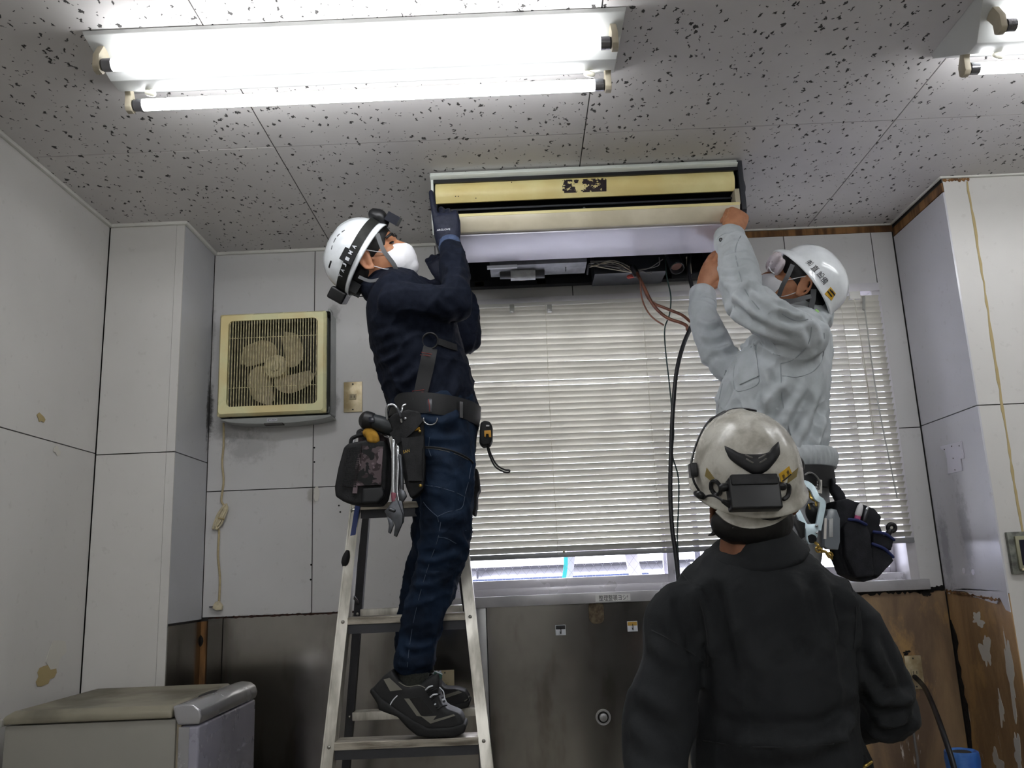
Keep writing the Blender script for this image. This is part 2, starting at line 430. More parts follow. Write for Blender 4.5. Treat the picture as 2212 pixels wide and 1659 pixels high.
stained_board()
stained_board('stained_board_dull', '9a8060', '685443')

# ================================================================== shell
def structure(name, loc=(0, 0, 0)): return thing(name, loc, kind='structure')
def sbox(name, lo, hi, m, parent=None, bev=0.0):
    o = box(name, lo, hi, m, parent, bev)
    if parent is None: tag(o, kind='structure')
    return o
floor = sbox('floor', (-1.6, -3.1, -.1), (4.2, 3.4, 0), 'floor_vinyl')
J = .0019                                            # half width of a board joint
ceiling = sbox('ceiling', (-1.6, -3.1, ZC + .0025), (4.2, 3.42, ZC + .12), 'joint_dark')
xs = [XL] + [-.711 + .957 * i for i in range(0, 6)]; ys = [-3.0, -1.23, .59, 2.41, YB]
for i in range(len(xs) - 1):
    for j in range(len(ys) - 1):
        if xs[i] > 4.0: continue
        dz = random.uniform(-.0006, .0006)
        box('ceiling_board', (xs[i] + J, ys[j] + J, ZC + dz), (min(xs[i + 1], 4.1) - J, ys[j + 1] - J, ZC + .0025), 'ceiling_board', ceiling)
wl = sbox('wall_left', (XL - .12, -3.0, 0), (XL - .006, YB + .12, ZC + .05), 'joint_dark')
for y0, y1 in ((-3.0, -1.0), (-1.0, 1.0), (1.0, YCL)):
    for z0, z1 in ((0, 1.945), (1.945, ZC)):
        box('wall_panel', (XL - .006, y0 + J, z0 + J), (XL, y1 - J, z1 - J), 'wall_paint', wl)
# left pier
pl = sbox('wall_pier_left', (XL, YCL + .006, 0), (XCL - .006, YB, ZC), 'joint_dark')
for z0, z1 in ((0, 1.94), (1.94, ZC)):
    box('wall_panel', (XL + .004, YCL, z0 + J), (XCL - .03, YCL + .006, z1 - J), 'wall_paint', pl)
    box('corner_panel', (XCL - .029, YCL, z0 + J), (XCL, YCL + .006, z1 - J), 'wall_paint', pl)
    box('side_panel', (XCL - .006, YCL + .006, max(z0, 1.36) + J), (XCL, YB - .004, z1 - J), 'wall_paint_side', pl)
# back wall with the window opening
wb = sbox('wall_back', (XCL - .3, YB + .006, 0), (WX0, YB + .13, ZC + .05), 'joint_dark')
for n_, lo, hi in (('wall_backing', (WX0, YB + .006, 0), (WX1, YB + .13, WZ0)), ('wall_backing', (WX0, YB + .006, WZ1), (WX1, YB + .13, ZC + .05)),
                   ('wall_backing', (WX1, YB + .006, 0), (XR + .3, YB + .13, ZC + .05))):
    box(n_, lo, hi, 'joint_dark', wb)
def wpanel(x0, x1, z0, z1, m='wall_paint_back'): return box('wall_panel', (x0 + J, YB, z0 + J), (x1 - J, YB + .006, z1 - J), m, wb)
ZW = 1.366
wpanel(XCL, -.785, ZW, 1.83); wpanel(XCL, -.785, 1.83, ZC); wpanel(-.785, WX0, ZW, 1.83); wpanel(-.785, -.467, 1.83, ZC); wpanel(-.467, WX0, 1.83, ZC)
wpanel(WX0, .245, WZ1, ZC); wpanel(.245, 1.105, WZ1, ZC); wpanel(1.105, WX1, WZ1, ZC); wpanel(WX1, XR - .003, 1.962, ZC); wpanel(WX1, XR - .003, ZW, 1.962)
# lower wall: steel sheets to the left, bare stained board to the right
for x0, x1 in ((-1.165, -1.112), (-1.108, -.185), (-.140, .905)):
    me = raw('steel_sheet', *boxd((x0, YB - .004, .05), (x1, YB + .006, ZW - .004))); add('steel_sheet', me, 'stainless_sheet', wb)
box('steel_moulding', (-.183, YB - .010, .05), (-.142, YB + .006, ZW - .004), 'trim_metal', wb, .004)
box('bare_board', (.907, YB - .001, .05), (XR - .002, YB + .006, ZW - .006), 'stained_board_dull', wb)
box('corner_batten', (-1.188, YB - .012, .05), (-1.168, YB + .006, ZW - .012), 'old_wood', wb)
ps = box('steel_sheet', (XCL - .006, YCL + .004, .05), (XCL + .003, YB - .014, ZW - .012), 'stainless_sheet', pl)
# ragged rusty upper edge of the steel
def ragged(name, p0, p1, h, m, parent, n=40, th=.003, nrm=V((0, -1, 0)), seed=1, both=True):
    rnd = random.Random(seed); p0, p1 = V(p0), V(p1); up = V((0, 0, 1)); poly = []
    for i in range(n + 1): poly.append(p0.lerp(p1, i / n) + up * (h * rnd.uniform(.05, 1.0)))
    for i in range(n, -1, -1): poly.append(p0.lerp(p1, i / n) - up * (h * rnd.uniform(.05, .8) if both else 0))
    return add(name, raw(name, *prism(poly, nrm * th)), m, parent)
mat('rust', '3b2318', .9, var=.5, vscale=60, col2='150d0a')
mat('black_marks', '14110f', .9, var=.4, vscale=60)
ragged('rust_edge', (-1.165, YB - .004, ZW - .002), (-.60, YB - .004, ZW - .002), .006, 'rust', wb, 60, seed=3)
ragged('rust_edge', (1.20, YB - .001, ZW - .008), (XR - .004, YB - .001, ZW - .008), .016, 'black_marks', wb, 40, seed=5)
def blot(name, c, rx, rz, m, parent, seed, th=.002, axis='y', n=34, jag=.35):
    rnd = random.Random(seed); c = V(c); poly = []; ph = [rnd.uniform(0, 6.3) for _ in range(4)]
    for i in range(n):
        a = 2 * math.pi * i / n; q = 1 + jag * (.6 * math.sin(2 * a + ph[0]) + .45 * math.sin(3 * a + ph[1]) + .4 * math.sin(5 * a + ph[2]) + .3 * math.sin(8 * a + ph[3])) + rnd.uniform(-.06, .06)
        poly.append(c + (V((1, 0, 0)) if axis == 'y' else V((0, 1, 0))) * (rx * q * math.cos(a)) + V((0, 0, 1)) * (rz * q * math.sin(a)))
    off = V((0, -th, 0)) if axis == 'y' else V((th if axis == 'x+' else -th, 0, 0))
    return add(name, raw(name, *prism(poly, off)), m, parent)
blot('scorch_mark', at(421, 1386, YB - .012), .022, .045, 'black_marks', wb, 4)
blot('scorch_mark', at(410, 1455, YB - .012), .006, .012, 'black_marks', wb, 6)
for k, (px_, py_, rx_, rz_) in enumerate(((1990, 1277, .014, .008), (2003, 1282, .012, .012), (2012, 1276, .02, .006), (1958, 1410, .012, .007))):
    blot('mould_spot', at(px_, py_, YB - .002), rx_, rz_, 'black_marks', wb, 20 + k, jag=.5)
# right pier: glossy left face above, bare glue below, plain front
pr = sbox('wall_pier_right', (XR + .006, YCR + .006, 0), (4.0, YB + .1, ZC), 'joint_dark')
for z0, z1 in ((1.352, 1.966), (1.966, ZC - .055)):
    box('side_panel', (XR, YCR, z0 + J), (XR + .006, YB - .002, z1 - J), 'laminate', pr)
box('bare_board', (XR + .003, YCR, .03), (XR + .006, YB - .002, 1.352), 'stained_board', pr)
for x0, x1 in ((XR + .006, 2.46), (2.46, 4.0)):
    for z0, z1 in ((0, 1.966), (1.966, ZC)):
        box('wall_panel', (x0 + (J if x0 > 2 else 0), YCR, z0 + J), (x1 - J, YCR + .006, z1 - J), 'wall_paint', pr)
# ragged tear where the facing was pulled off: remaining scraps of facing hang below the edge
rnd = random.Random(11); poly = [V((XR + .002, YB - .004, 1.36)), V((XR + .002, YCR, 1.36))]
pts_ = [(YCR, 1.295), (2.86, 1.30), (2.885, 1.335), (2.91, 1.318), (2.95, 1.322), (3.0, 1.330), (3.05, 1.338), (3.09, 1.350), (3.13, 1.362), (3.18, 1.356), (3.22, 1.345), (3.246, 1.35)]
poly += [V((XR + .002, y, z + rnd.uniform(-.004, .004))) for y, z in pts_]
add('facing_scrap', raw('facing_scrap', *prism(poly, (-.003, 0, 0))), 'laminate', pr)
ragged('torn_edge', (XR - .001, 2.88, 1.329), (XR - .001, 3.24, 1.352), .008, 'old_wood', pr, 40, .002, V((-1, 0, 0)), 8)
poly = [V((XR + .0, YB - .006, .0)), V((XR, 3.18, .0))] + [V((XR, 3.21 + rnd.uniform(-.008, .014) + .02 * (z - .6), z)) for z in np.linspace(.05, 1.2, 40)] + [V((XR, YB - .006, 1.25))]
add('corner_dark_strip', raw('corner_dark_strip', *prism(poly, (.003, 0, 0))), 'black_marks', pr)  # ragged dark strip down the inner corner of the pier
for k, (y, z, ry, rz) in enumerate(((2.90, 1.10, .018, .12), (3.03, 1.16, .03, .05), (2.93, .84, .02, .07), (3.06, .80, .03, .035), (2.99, .98, .012, .05), (2.87, .70, .02, .06), (3.05, 1.26, .035, .02), (2.97, .62, .02, .06))):
    blot('torn_paper', (XR + .003, y, z), ry, rz, 'torn_paper', pr, 40 + k, .0012, 'x-', 40, .45)
# yellowed glue line and bare timber where trims are missing
rnd = random.Random(2); L_, R_ = [], []
for z in np.linspace(.4, ZC - .02, 70):
    c = 1.630 + .006 * math.sin(z * 3) + rnd.uniform(-.0015, .0015); w = rnd.uniform(.002, .0058)
    L_.append(V((c - w, YCR, z))); R_.append(V((c + w, YCR, z)))
add('glue_line', raw('glue_line', *prism(L_ + R_[::-1], (0, -.0015, 0))), 'glue_brown', pr)
ragged('bare_patch', (1.55, YCR - .0005, ZC - .012), (1.645, YCR - .0005, ZC - .012), .011, 'old_wood', pr, 20, .002, seed=12)
box('bare_timber', (XR, YCR + .003, ZC - .053), (XR + .006, YB - .002, ZC - .02), 'old_wood', pr)
box('bare_timber', (.62, YB - .004, ZC - .034), (XR - .002, YB, ZC - .008), 'old_wood', wb)
# far side of the room, behind the viewer
sbox('wall_front', (-1.6, -3.12, 0), (4.2, -3.0, ZC + .05), 'far_wall')
sbox('wall_right', (4.0, -3.0, 0), (4.12, YCR + .1, ZC + .05), 'far_wall')
# cove trims under the ceiling
tz = ZC - .0125
for n_, lo, hi in (('trim_1', (XL, -3.0, tz), (XL + .012, YCL, ZC)), ('trim_2', (XL, YCL - .012, tz), (XCL + .012, YCL, ZC)), ('trim_3', (XCL, YCL, tz), (XCL + .012, YB, ZC)),
                   ('trim_4', (XCL + .012, YB - .012, tz), (.60, YB, ZC)), ('trim_5', (XR - .008, YCR - .012, ZC - .007), (4.0, YCR, ZC)), ('trim_6', (.60, YB - .010, ZC - .007), (XR, YB, ZC)), ('trim_7', (XR - .010, YCR, ZC - .007), (XR, YB - .01, ZC))):
    sbox(n_, lo, hi, 'trim_white', None, .003)
# small fixing holes and plugs on the panel joint
mat('hole_dark', '0d0c0b', .9, var=0)
for px_, py_ in ((679, 967), (679, 998), (672, 1220), (671, 1252), (732, 1092), (735, 1106)):
    p = at(px_, py_, YB - .001); add('fixing_hole', raw('fixing_hole', *tube([p, p + V((0, .003, 0))], .0035, 8, 1, False)), 'hole_dark', wb)
blot('old_filler', at(684, 1067, YB), .012, .026, 'torn_paper', wb, 77, .001, jag=.12)
blot('torn_paper', (XL + .001, atx(122, 1412, XL).y, atx(122, 1412, XL).z), .055, .045, 'torn_paper', wl, 31, .0015, 'x+', 9, .3)
q = atx(98, 1458, XL); blot('torn_paper', (XL + .001, q.y, q.z), .05, .032, 'glue_brown', wl, 32, .0012, 'x+', 16, .25)
for (px_, py_) in ((88, 904), (122, 973)):
    q = atx(px_, py_, XL); blot('tape_scrap', (XL + .001, q.y, q.z), .02, .014, 'glue_brown' if px_ < 100 else 'torn_paper', wl, px_, .0015, 'x+', 9, .4)

# ================================================================== window
mat('window_aluminium', 'c4c2c5', .35, metal=.25, var=.12)
mat('sash_aluminium', 'c0bec4', .3, metal=.25, var=.1)
mat('sill_metal', 'a3a2a4', .4, metal=.3, var=.2)
mat('wire', '9c9ca4', .4, metal=.8, var=0)
def glass(name, rough=0.0, tint=(.95, .96, 1, 1)):
    m = bpy.data.materials.new(name); m.use_nodes = True; MATS[name] = m; t = NT(m)
    out = t.n['Material Output']; t.n.remove(t.n['Principled BSDF'])
    tr = t.new('ShaderNodeBsdfTransparent'); tr.inputs[0].default_value = tint
    gl = t.new('ShaderNodeBsdfGlossy'); gl.inputs['Roughness'].default_value = .03
    fr = t.new('ShaderNodeFresnel'); fr.inputs[0].default_value = 1.35
    mx = t.new('ShaderNodeMixShader'); t.link(fr.outputs[0], mx.inputs[0]); t.link(tr.outputs[0], mx.inputs[1]); t.link(gl.outputs[0], mx.inputs[2]); t.link(mx.outputs[0], out.inputs[0])
glass('window_glass')
win = structure('window_1', (.58, YB, WZ0))
fw = .035
box('frame_top', (WX0, YB - .012, WZ1 - fw), (WX1, YB + .12, WZ1), 'window_aluminium', win, .003)
box('frame_side', (WX0, YB - .012, WZ0), (WX0 + fw, YB + .12, WZ1 - fw), 'window_aluminium', win, .003)
box('frame_side', (WX1 - fw, YB - .012, WZ0), (WX1, YB + .12, WZ1 - fw), 'window_aluminium', win, .003)
box('frame_bottom', (WX0, YB + .035, WZ0), (WX1, YB + .12, WZ0 + .03), 'sash_aluminium', win, .003)
sl = box('sill', (WX0 - .02, YB - .022, WZ0 - .034), (WX1 + .03, YB + .035, WZ0 + .004), 'sill_metal', win, .003)
def sash(x0, x1, y, z0, z1, st=.03):
    s = box('sash_stile', (x0, y, z0), (x0 + st, y + .022, z1), 'sash_aluminium', win, .002)
    for lo, hi in (((x1 - st, y, z0), (x1, y + .022, z1)),): box('sash_stile', lo, hi, 'sash_aluminium', win, .002)
    for lo, hi in (((x0 + st, y, z0), (x1 - st, y + .022, z0 + st)), ((x0 + st, y, z1 - st), (x1 - st, y + .022, z1))): box('sash_rail', lo, hi, 'sash_aluminium', win, .002)
    g = box('pane', (x0 + st, y + .009, z0 + st), (x1 - st, y + .013, z1 - st), 'window_glass', win)
    vs, fs = [], []; d = .024; zz0, zz1, xx0, xx1 = z0 + st, z1 - st, x0 + st, x1 - st
    def clipline(sgn, c):
        # x = c + sgn*z*0.62 inside the pane
        pts = []
        za, zb = zz0, zz1
        for z in (za, zb): pts.append((c + sgn * z * .75, z))
        (xa, z_a), (xb, z_b) = pts
        if xa > xb: xa, xb, z_a, z_b = xb, xa, z_b, z_a
        if xb < xx0 or xa > xx1: return None
        if xa < xx0: z_a += (z_b - z_a) * (xx0 - xa) / (xb - xa); xa = xx0
        if xb > xx1: z_b = z_a + (z_b - z_a) * (xx1 - xa) / (xb - xa); xb = xx1
        return V((xa, y + .011, z_a)), V((xb, y + .011, z_b))
    ds = []
    for sgn in (-1, 1):
        c = xx0 - 3.0
        while c < xx1 + 3.0:
            q = clipline(sgn, c)
            if q and (q[1] - q[0]).length > .01: ds.append(tube([q[0], q[1]], .0005, 3, 1, False))
            c += .034
    o = add('wire_mesh', raw('wire_mesh', *join(*ds)), 'wire', g); tag(o, kind='stuff')
sash(WX0 + fw, .575, YB + .05, WZ0 + .03, WZ1 - fw)
sash(.535, 1.335, YB + .078, WZ0 + .03, WZ1 - fw)
sash(.66, WX1 - fw, YB + .102, WZ0 + .03, WZ1 - fw, .022)

# ---------------------------------------------------------------- outside: a white van and a ladder standing by it
mat('van_white', 'd8d8de', .35, var=.04); mat('van_glass', '3f4a66', .45, var=.15, spec=.15); mat('van_seal', '3a3a40', .6, var=0)
mat('asphalt', '5a5a5c', .9, var=.2); mat('outdoor_alu', 'd5d3d6', .45, metal=.3, var=.05); mat('cyan_tape', '2fb9b4', .5, var=.1); mat('van_blue', '3a62c8', .5, var=0)
sbox('ground_outside', (-14, 3.4, -.3), (16, 30, -.05), 'asphalt')
van = thing('van', (-.5, 5.1, -.05), 'white van with a long tinted side window parked outside', 'van')
def vprof(y): pass
YV = 4.6
prof = [(YV, .25), (YV - .03, .9), (YV + .01, 1.30), (YV + .05, 1.46), (YV + .09, 1.53), (YV + .25, 1.60), (YV + .8, 1.62), (YV + 1.35, 1.60), (YV + 1.5, 1.53), (YV + 1.57, 1.3), (YV + 1.6, .9), (YV + 1.58, .25)]
part('body', prism([V((-3.2, y, z)) for y, z in prof], (4.1, 0, 0)), 'van_white', van, .02)
part('side_window', prism([V((x, YV - .012 + (z - 1.28) * .26, z)) for x, z in ((-1.6, 1.20), (.66, 1.20), (.70, 1.24), (.695, 1.40), (.66, 1.455), (-1.6, 1.455))], (0, .035, 0)), 'van_glass', van, .006)
box('roof_gutter', (-3.1, YV + .035, 1.500), (.95, YV + .075, 1.515), 'van_seal', van)
box('body_seam', (-.245, YV + .0, 1.46), (-.238, YV + .06, 1.50), 'van_seal', van)
for x in (-2.4, .3):
    p = V((x, YV + .02, .25)); add('wheel', raw('wheel', *tube([p, p + V((0, .2, 0))], .30, 24, 2, False)), 'van_seal', van)
lad = thing('ladder', (.38, 4.0, -.05), 'pale aluminium ladder standing outside by the van, cyan tape on one rail', 'ladder')
def rail_out(a, b, w=.026): return prism([V(a) + V((-w, 0, 0)), V(a) + V((w, 0, 0)), V(b) + V((w, 0, 0)), V(b) + V((-w, 0, 0))], (0, .03, 0))
la, lb = at(1233, 1196, 4.0), at(1222, 1290, 4.0); ra, rb = at(1362, 1192, 4.0), at(1384, 1284, 4.0)
lb2, rb2 = la + (lb - la) * ((la.z + .05) / (la.z - lb.z)), ra + (rb - ra) * ((ra.z + .05) / (ra.z - rb.z))
part('rail', rail_out(la, lb2, .022), 'outdoor_alu', lad); part('rail', rail_out(ra, rb2, .028), 'outdoor_alu', lad)
box('top_step', (la.x - .02, 3.99, la.z - .012), (ra.x + .03, 4.06, la.z + .03), 'outdoor_alu', lad, .003)
for k in range(1, 5):
    f = k / 5; pa, pb = la.lerp(lb2, f), ra.lerp(rb2, f); box('rung', (pa.x, 3.99, pa.z - .02), (pb.x, 4.05, pa.z + .02), 'outdoor_alu', lad)
part('tape', strip([la + V((-.024, -.012, 0)), la + V((-.028, -.012, -.06)), at(1216, 1262, 3.985)], .009, .004, V((0, -1, 0))), 'cyan_tape', lad)

# ---------------------------------------------------------------- venetian blind
def slat_material():
    m = bpy.data.materials.new('blind_slat'); m.use_nodes = True; MATS['blind_slat'] = m; t = NT(m); b = t.n['Principled BSDF']
    c = t.mix(t.ramp(t.noise(6, t.pos(), 4), .4, .7), lin('cac8be'), lin('c0beb4')); t.link(c, b.inputs['Base Color']); b.inputs['Roughness'].default_value = .4
    tl = t.new('ShaderNodeBsdfTranslucent'); t.link(c, tl.inputs[0]); mx = t.new('ShaderNodeMixShader'); mx.inputs[0].default_value = .07
    t.link(b.outputs[0], mx.inputs[1]); t.link(tl.outputs[0], mx.inputs[2]); t.link(mx.outputs[0], t.n['Material Output'].inputs[0])
slat_material()
mat('blind_rail', '8f9092', .4, metal=.3, var=.1); mat('blind_cord', 'b9b5a6', .7, var=0); mat('clear_plastic', 'a9aaa4', .2, var=0)
BX0, BX1, BY = -.262, 1.437, YB - .030
blind = thing('venetian_blind', ((BX0 + BX1) / 2, BY, 1.535), 'cream venetian blind with thin slats lowered over the window', 'blind')
def slat_mesh(t0, t1, seed):
    rnd = random.Random(seed); n = 14; rs = []; ph = rnd.uniform(0, 6)
    for i in range(n + 1):
        u = i / n; x = (u - .5) * (BX1 - BX0); a = math.radians(t0 + (t1 - t0) * u ** 1.9 + .7 * math.sin(u * 9 + ph)); w, c = .0125, .0017; top, bot = [], []
        wz = .00025 * math.sin(u * 14 + ph)
        for k in range(5):
            s = -1 + k / 2; yy, zz = s * w, -c * s * s + c
            # room edge (s=-1) up, window edge down
            for lst, th in ((top, .0003), (bot, -.0003)):
                y2, z2 = yy, zz + th
                lst.append(V((x, y2 * math.cos(a) + z2 * math.sin(a), -y2 * math.sin(a) + z2 * math.cos(a) + wz)))
        rs.append(top + bot[::-1])
    return raw('slat', *rings(rs))
base_meshes = [slat_mesh(59, 43, 1), slat_mesh(58, 42, 2), slat_mesh(60, 44, 3)]
open_mesh = slat_mesh(44, 38, 4); shut_mesh = slat_mesh(70, 58, 5)
for me in base_meshes + [open_mesh, shut_mesh]:
    bm = bmesh.new(); bm.from_mesh(me); bmesh.ops.recalc_face_normals(bm, faces=bm.faces); bm.to_mesh(me); bm.free()
    me.materials.append(MATS['blind_slat']); me.polygons.foreach_set('use_smooth', [True] * len(me.polygons)); me.set_sharp_from_angle(angle=1.0)
NS = 41; ztop, zbot = 2.488, 1.562
for i in range(NS):
    f = i / (NS - 1); z = ztop + (zbot - ztop) * f
    me = shut_mesh if i < 5 else open_mesh if i in (5, 9, 13) else base_meshes[i % 3]
    o = bpy.data.objects.new('slat', me); COL.objects.link(o); o.parent = blind
    o.location = V(((BX0 + BX1) / 2, BY, z)) - blind.location
    o.rotation_euler = (math.radians(random.uniform(-.8, .8)), .017 * (1 - f) ** 1.5 + random.uniform(-.0006, .0006), 0)
box('head_rail', (BX0, BY - .010, 2.500), (BX1 - .25, BY + .016, 2.514), 'trim_white', blind, .002)
box('bottom_rail', (BX0, BY - .012, 1.530), (BX1 + .004, BY + .012, 1.549), 'blind_rail', blind, .003)
for px_ in (1190, 1405, 1845):
    x = at(px_, 900, BY).x
    for dy in (-.013, .013):
        add('ladder_cord', raw('ladder_cord', *tube([V((x + .0, BY + dy, 2.50)), V((x + random.uniform(-.003, .003), BY + dy, 2.0)), V((x, BY + dy, 1.54))], .0008, 5, 6)), 'blind_cord', blind)
for px_ in (1218, 1437):
    q = at(px_, 1192 if px_ < 1300 else 1188, BY - .012); add('cord_button', raw('cord_button', *ell(q, V((.005, 0, 0)), V((0, .003, 0)), V((0, 0, .005)), 12, 6)), 'blind_cord', blind)
q0, q1, q2 = at(1845, 645, BY - .02), at(1870, 800, BY - .025), at(1888, 935, BY - .025)
add('pull_cord', raw('pull_cord', *tube([q0, q1, q2, at(1880, 900, BY - .025), at(1876, 850, BY - .025), at(1862, 770, BY - .025)], .0013, 6)), 'blind_cord', blind)
add('tilt_wand', raw('tilt_wand', *tube([at(1866, 655, BY - .02), at(1895, 860, BY - .024), at(1938, 1075, BY - .024)], .0027, 8)), 'clear_plastic', blind)
wd = add('wand_hook', raw('wand_hook', *tube([at(1866, 642, BY - .012), at(1866, 668, BY - .022)], .006, 8, 2)), 'clear_plastic', blind)
box('blind_bracket', tuple(at(1836, 646, BY - .012)), tuple(at(1854, 632, BY + .005)), 'trim_white', blind, .001)
for px_, py_ in ((1106, 668), (1187, 668)):
    q = at(px_, py_, BY - .008); box('blind_clip', (q.x - .009, q.y - .012, q.z - .014), (q.x + .009, q.y, q.z + .016), 'clear_plastic', blind, .001)
# ================================================================== fluorescent fixtures
emit('tube_light', 'fbfcff', TUBE_POWER)
mat('fixture_white', 'c6c8c6', .4, var=.06, vscale=5); mat('socket_cream', 'b9b09a', .5, var=.2); mat('tube_cap', '8c8c90', .25, metal=.9, var=.05); mat('socket_dark', '3a3834', .6, var=0)
mat('switch_clear', 'd8d6c8', .3, var=0)
def fixture(x0, x1, label, dy=0.0):
    fx = thing('fluorescent_fixture', ((x0 + x1) / 2, 1.93, 2.69), label, 'ceiling light', 'twin tube fixtures on the ceiling')
    pr_ = [(1.808, ZC - .001), (1.808, ZC - .013), (1.905, 2.716), (1.948, 2.716), (2.066, ZC - .013), (2.066, ZC - .001)]
    def sec(x, dx):
        zt = ZC
        return [V((x + dx * (zt - z) / .08, y, z)) for y, z in pr_]
    vs, fs = rings([sec(x0, .03), sec(x1, -.02)]); part('reflector', (vs, fs), 'fixture_white', fx, .002)
    for k, (y, z) in enumerate(((1.822, 2.706), (1.992, 2.700))):
        a, b = x0 + .052, x1 - .045
        add('tube', raw('tube', *tube([V((a + .02, y, z)), V((b - .02, y, z))], .0152, 16, 1, False)), 'tube_light', fx, smooth=True)
        for xa, xb in ((a, a + .022), (b - .022, b)):
            add('tube_cap', raw('tube_cap', *tube([V((xa, y, z)), V((xb, y, z))], .0158, 16, 1, False)), 'tube_cap', fx, smooth=True)
        for xa, s in ((a - .004, -1), (b + .004, 1)):
            yr = 1.90 if k == 0 else 1.955
            prof = [(y - .017, z - .012), (y - .008, z - .02), (y + .008, z - .02), (y + .017, z - .012), (y + .017, z + .012), (y + .012 + (.03 if k == 0 else -.02), z + .05), (y - .012 + (.015 if k == 0 else -.025), z + .055), (y - .017, z + .02)]
            so = part('socket', prism([V((xa, yy, zz)) for yy, zz in prof], (s * .016, 0, 0)), 'socket_cream', fx, .003)
            add('socket_ring', raw('socket_ring', *tube([V((xa - s * .008, y, z)), V((xa + s * .004, y, z))], .0135, 14, 1, False)), 'socket_dark', so, smooth=True)
    for x in (x0 + .10, x1 - .09): add('glow_starter', raw('glow_starter', *tube([V((x, 1.955, 2.712)), V((x + .014, 1.955, 2.708))], .008, 10, 1)), 'switch_clear', fx, smooth=True)
    fx.location.y += dy; return fx
fixture(-1.003, .305, 'twin tube fluorescent fixture on the ceiling above the air conditioner, whole in view')
fixture(1.152, 2.46, 'twin tube fluorescent fixture at the right edge, only its end in view')
fixture(-1.003, .305, 'added twin tube fixture out of view behind the viewer on the left, fill light', -2.5)  # unseen fixtures added behind the viewer to fill the room with light
fixture(1.152, 2.46, 'added twin tube fixture out of view behind the viewer on the right, fill light', -2.5)
fixture(-1.003, .305, 'added twin tube fixture out of view farthest behind the viewer on the left, fill light', -4.3)  # second unseen row, added for more fill light
fixture(1.152, 2.46, 'added twin tube fixture out of view farthest behind the viewer on the right, fill light', -4.3)

# ================================================================== air conditioner
mat('ac_trim', 'c3c8c2', .35, var=.06); mat('ac_yellow', 'dccf98', .38, var=.14, vscale=5, col2='cbb97c'); mat('ac_black', '0b0d12', .45, var=.2); mat('ac_cream', 'b9b19c', .4, var=.06, col2='aaa28c'); mat('ac_panel', 'c4c2cc', .33, var=.08, vscale=3, metal=.15)
mat('ac_frame', '2b2e34', .4, var=.2); mat('ac_metal', '6e7074', .4, metal=.5, var=.3, vscale=20); mat('label_peel', '2e2226', .8, var=.3, vscale=40); mat('label_silver', 'a9abac', .5, var=.2, vscale=40, metal=.3); mat('cardboard_yellow', 'a08a4c', .7, var=.3, vscale=20)
mat('ac_interior', '10141b', .6, var=.3); mat('print_dark', '23232a', .6, var=0); mat('print_white', 'c9ccd2', .6, var=0); mat('pipe_mouth_lit', 'd4a59c', .5, var=.15)
AX0, AX1, AY, AZT, AZB = -.250, .782, 2.612, 2.784, 2.556
ac = thing('air_conditioner', ((AX0 + AX1) / 2, 2.9, AZB), 'old ceiling air conditioner with yellowed louver, held up by two workers', 'air conditioner')
def acz(y, Y=AY): return at(1270, y, Y).z
# casing: top, back and ends
box('top_plate', (AX0 + .006, AY + .02, AZT - .012), (AX1 - .012, 3.24, AZT + .003), 'ac_metal', ac)
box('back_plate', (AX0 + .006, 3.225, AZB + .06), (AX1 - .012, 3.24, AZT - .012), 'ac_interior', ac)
zA, zB_, zC_, zD, zE, zF = acz(352), acz(373), acz(380, AY + .01), acz(424, AY + .012), acz(451), acz(487, AY + .015)
AZB = at(1270, 496, AY + .036).z; YPE = atz(1270, 557, AZB - .004).y
end = [(AY + .004, zB_ + .02), (AY + .004, zF + .03), (AY + .03, AZB + .002), (3.24, AZB + .04), (3.24, AZT), (AY + .004, AZT)]
part('end_plate', prism([V((AX0, y, z)) for y, z in end], (.008, 0, 0)), 'ac_trim', ac)
part('end_plate', prism([V((AX1 - .016, y, z)) for y, z in end], (.016, 0, 0)), 'ac_frame', ac, .002)
part('drain_knob', ell(V((AX1 + .004, AY + .07, acz(402))), V((.016, 0, 0)), V((0, .035, 0)), V((0, 0, .034)), 14, 8), 'ac_black', ac)
# white stepped trim along the top
part('top_trim', prism([V((AX0 - .002, y, z)) for y, z in ((AY + .03, AZT + .004), (AY + .004, AZT + .002), (AY - .002, AZT - .010), (AY - .010, AZT - .013), (AY - .010, zB_ + .008), (AY + .004, zB_), (AY + .03, zB_))], (AX1 - AX0 - .016, 0, 0)), 'ac_trim', ac, .0015)
box('outlet_frame', (AX0 + .008, AY + .004, zB_ - .012), (AX1 - .016, AY + .02, zB_), 'ac_black', ac)
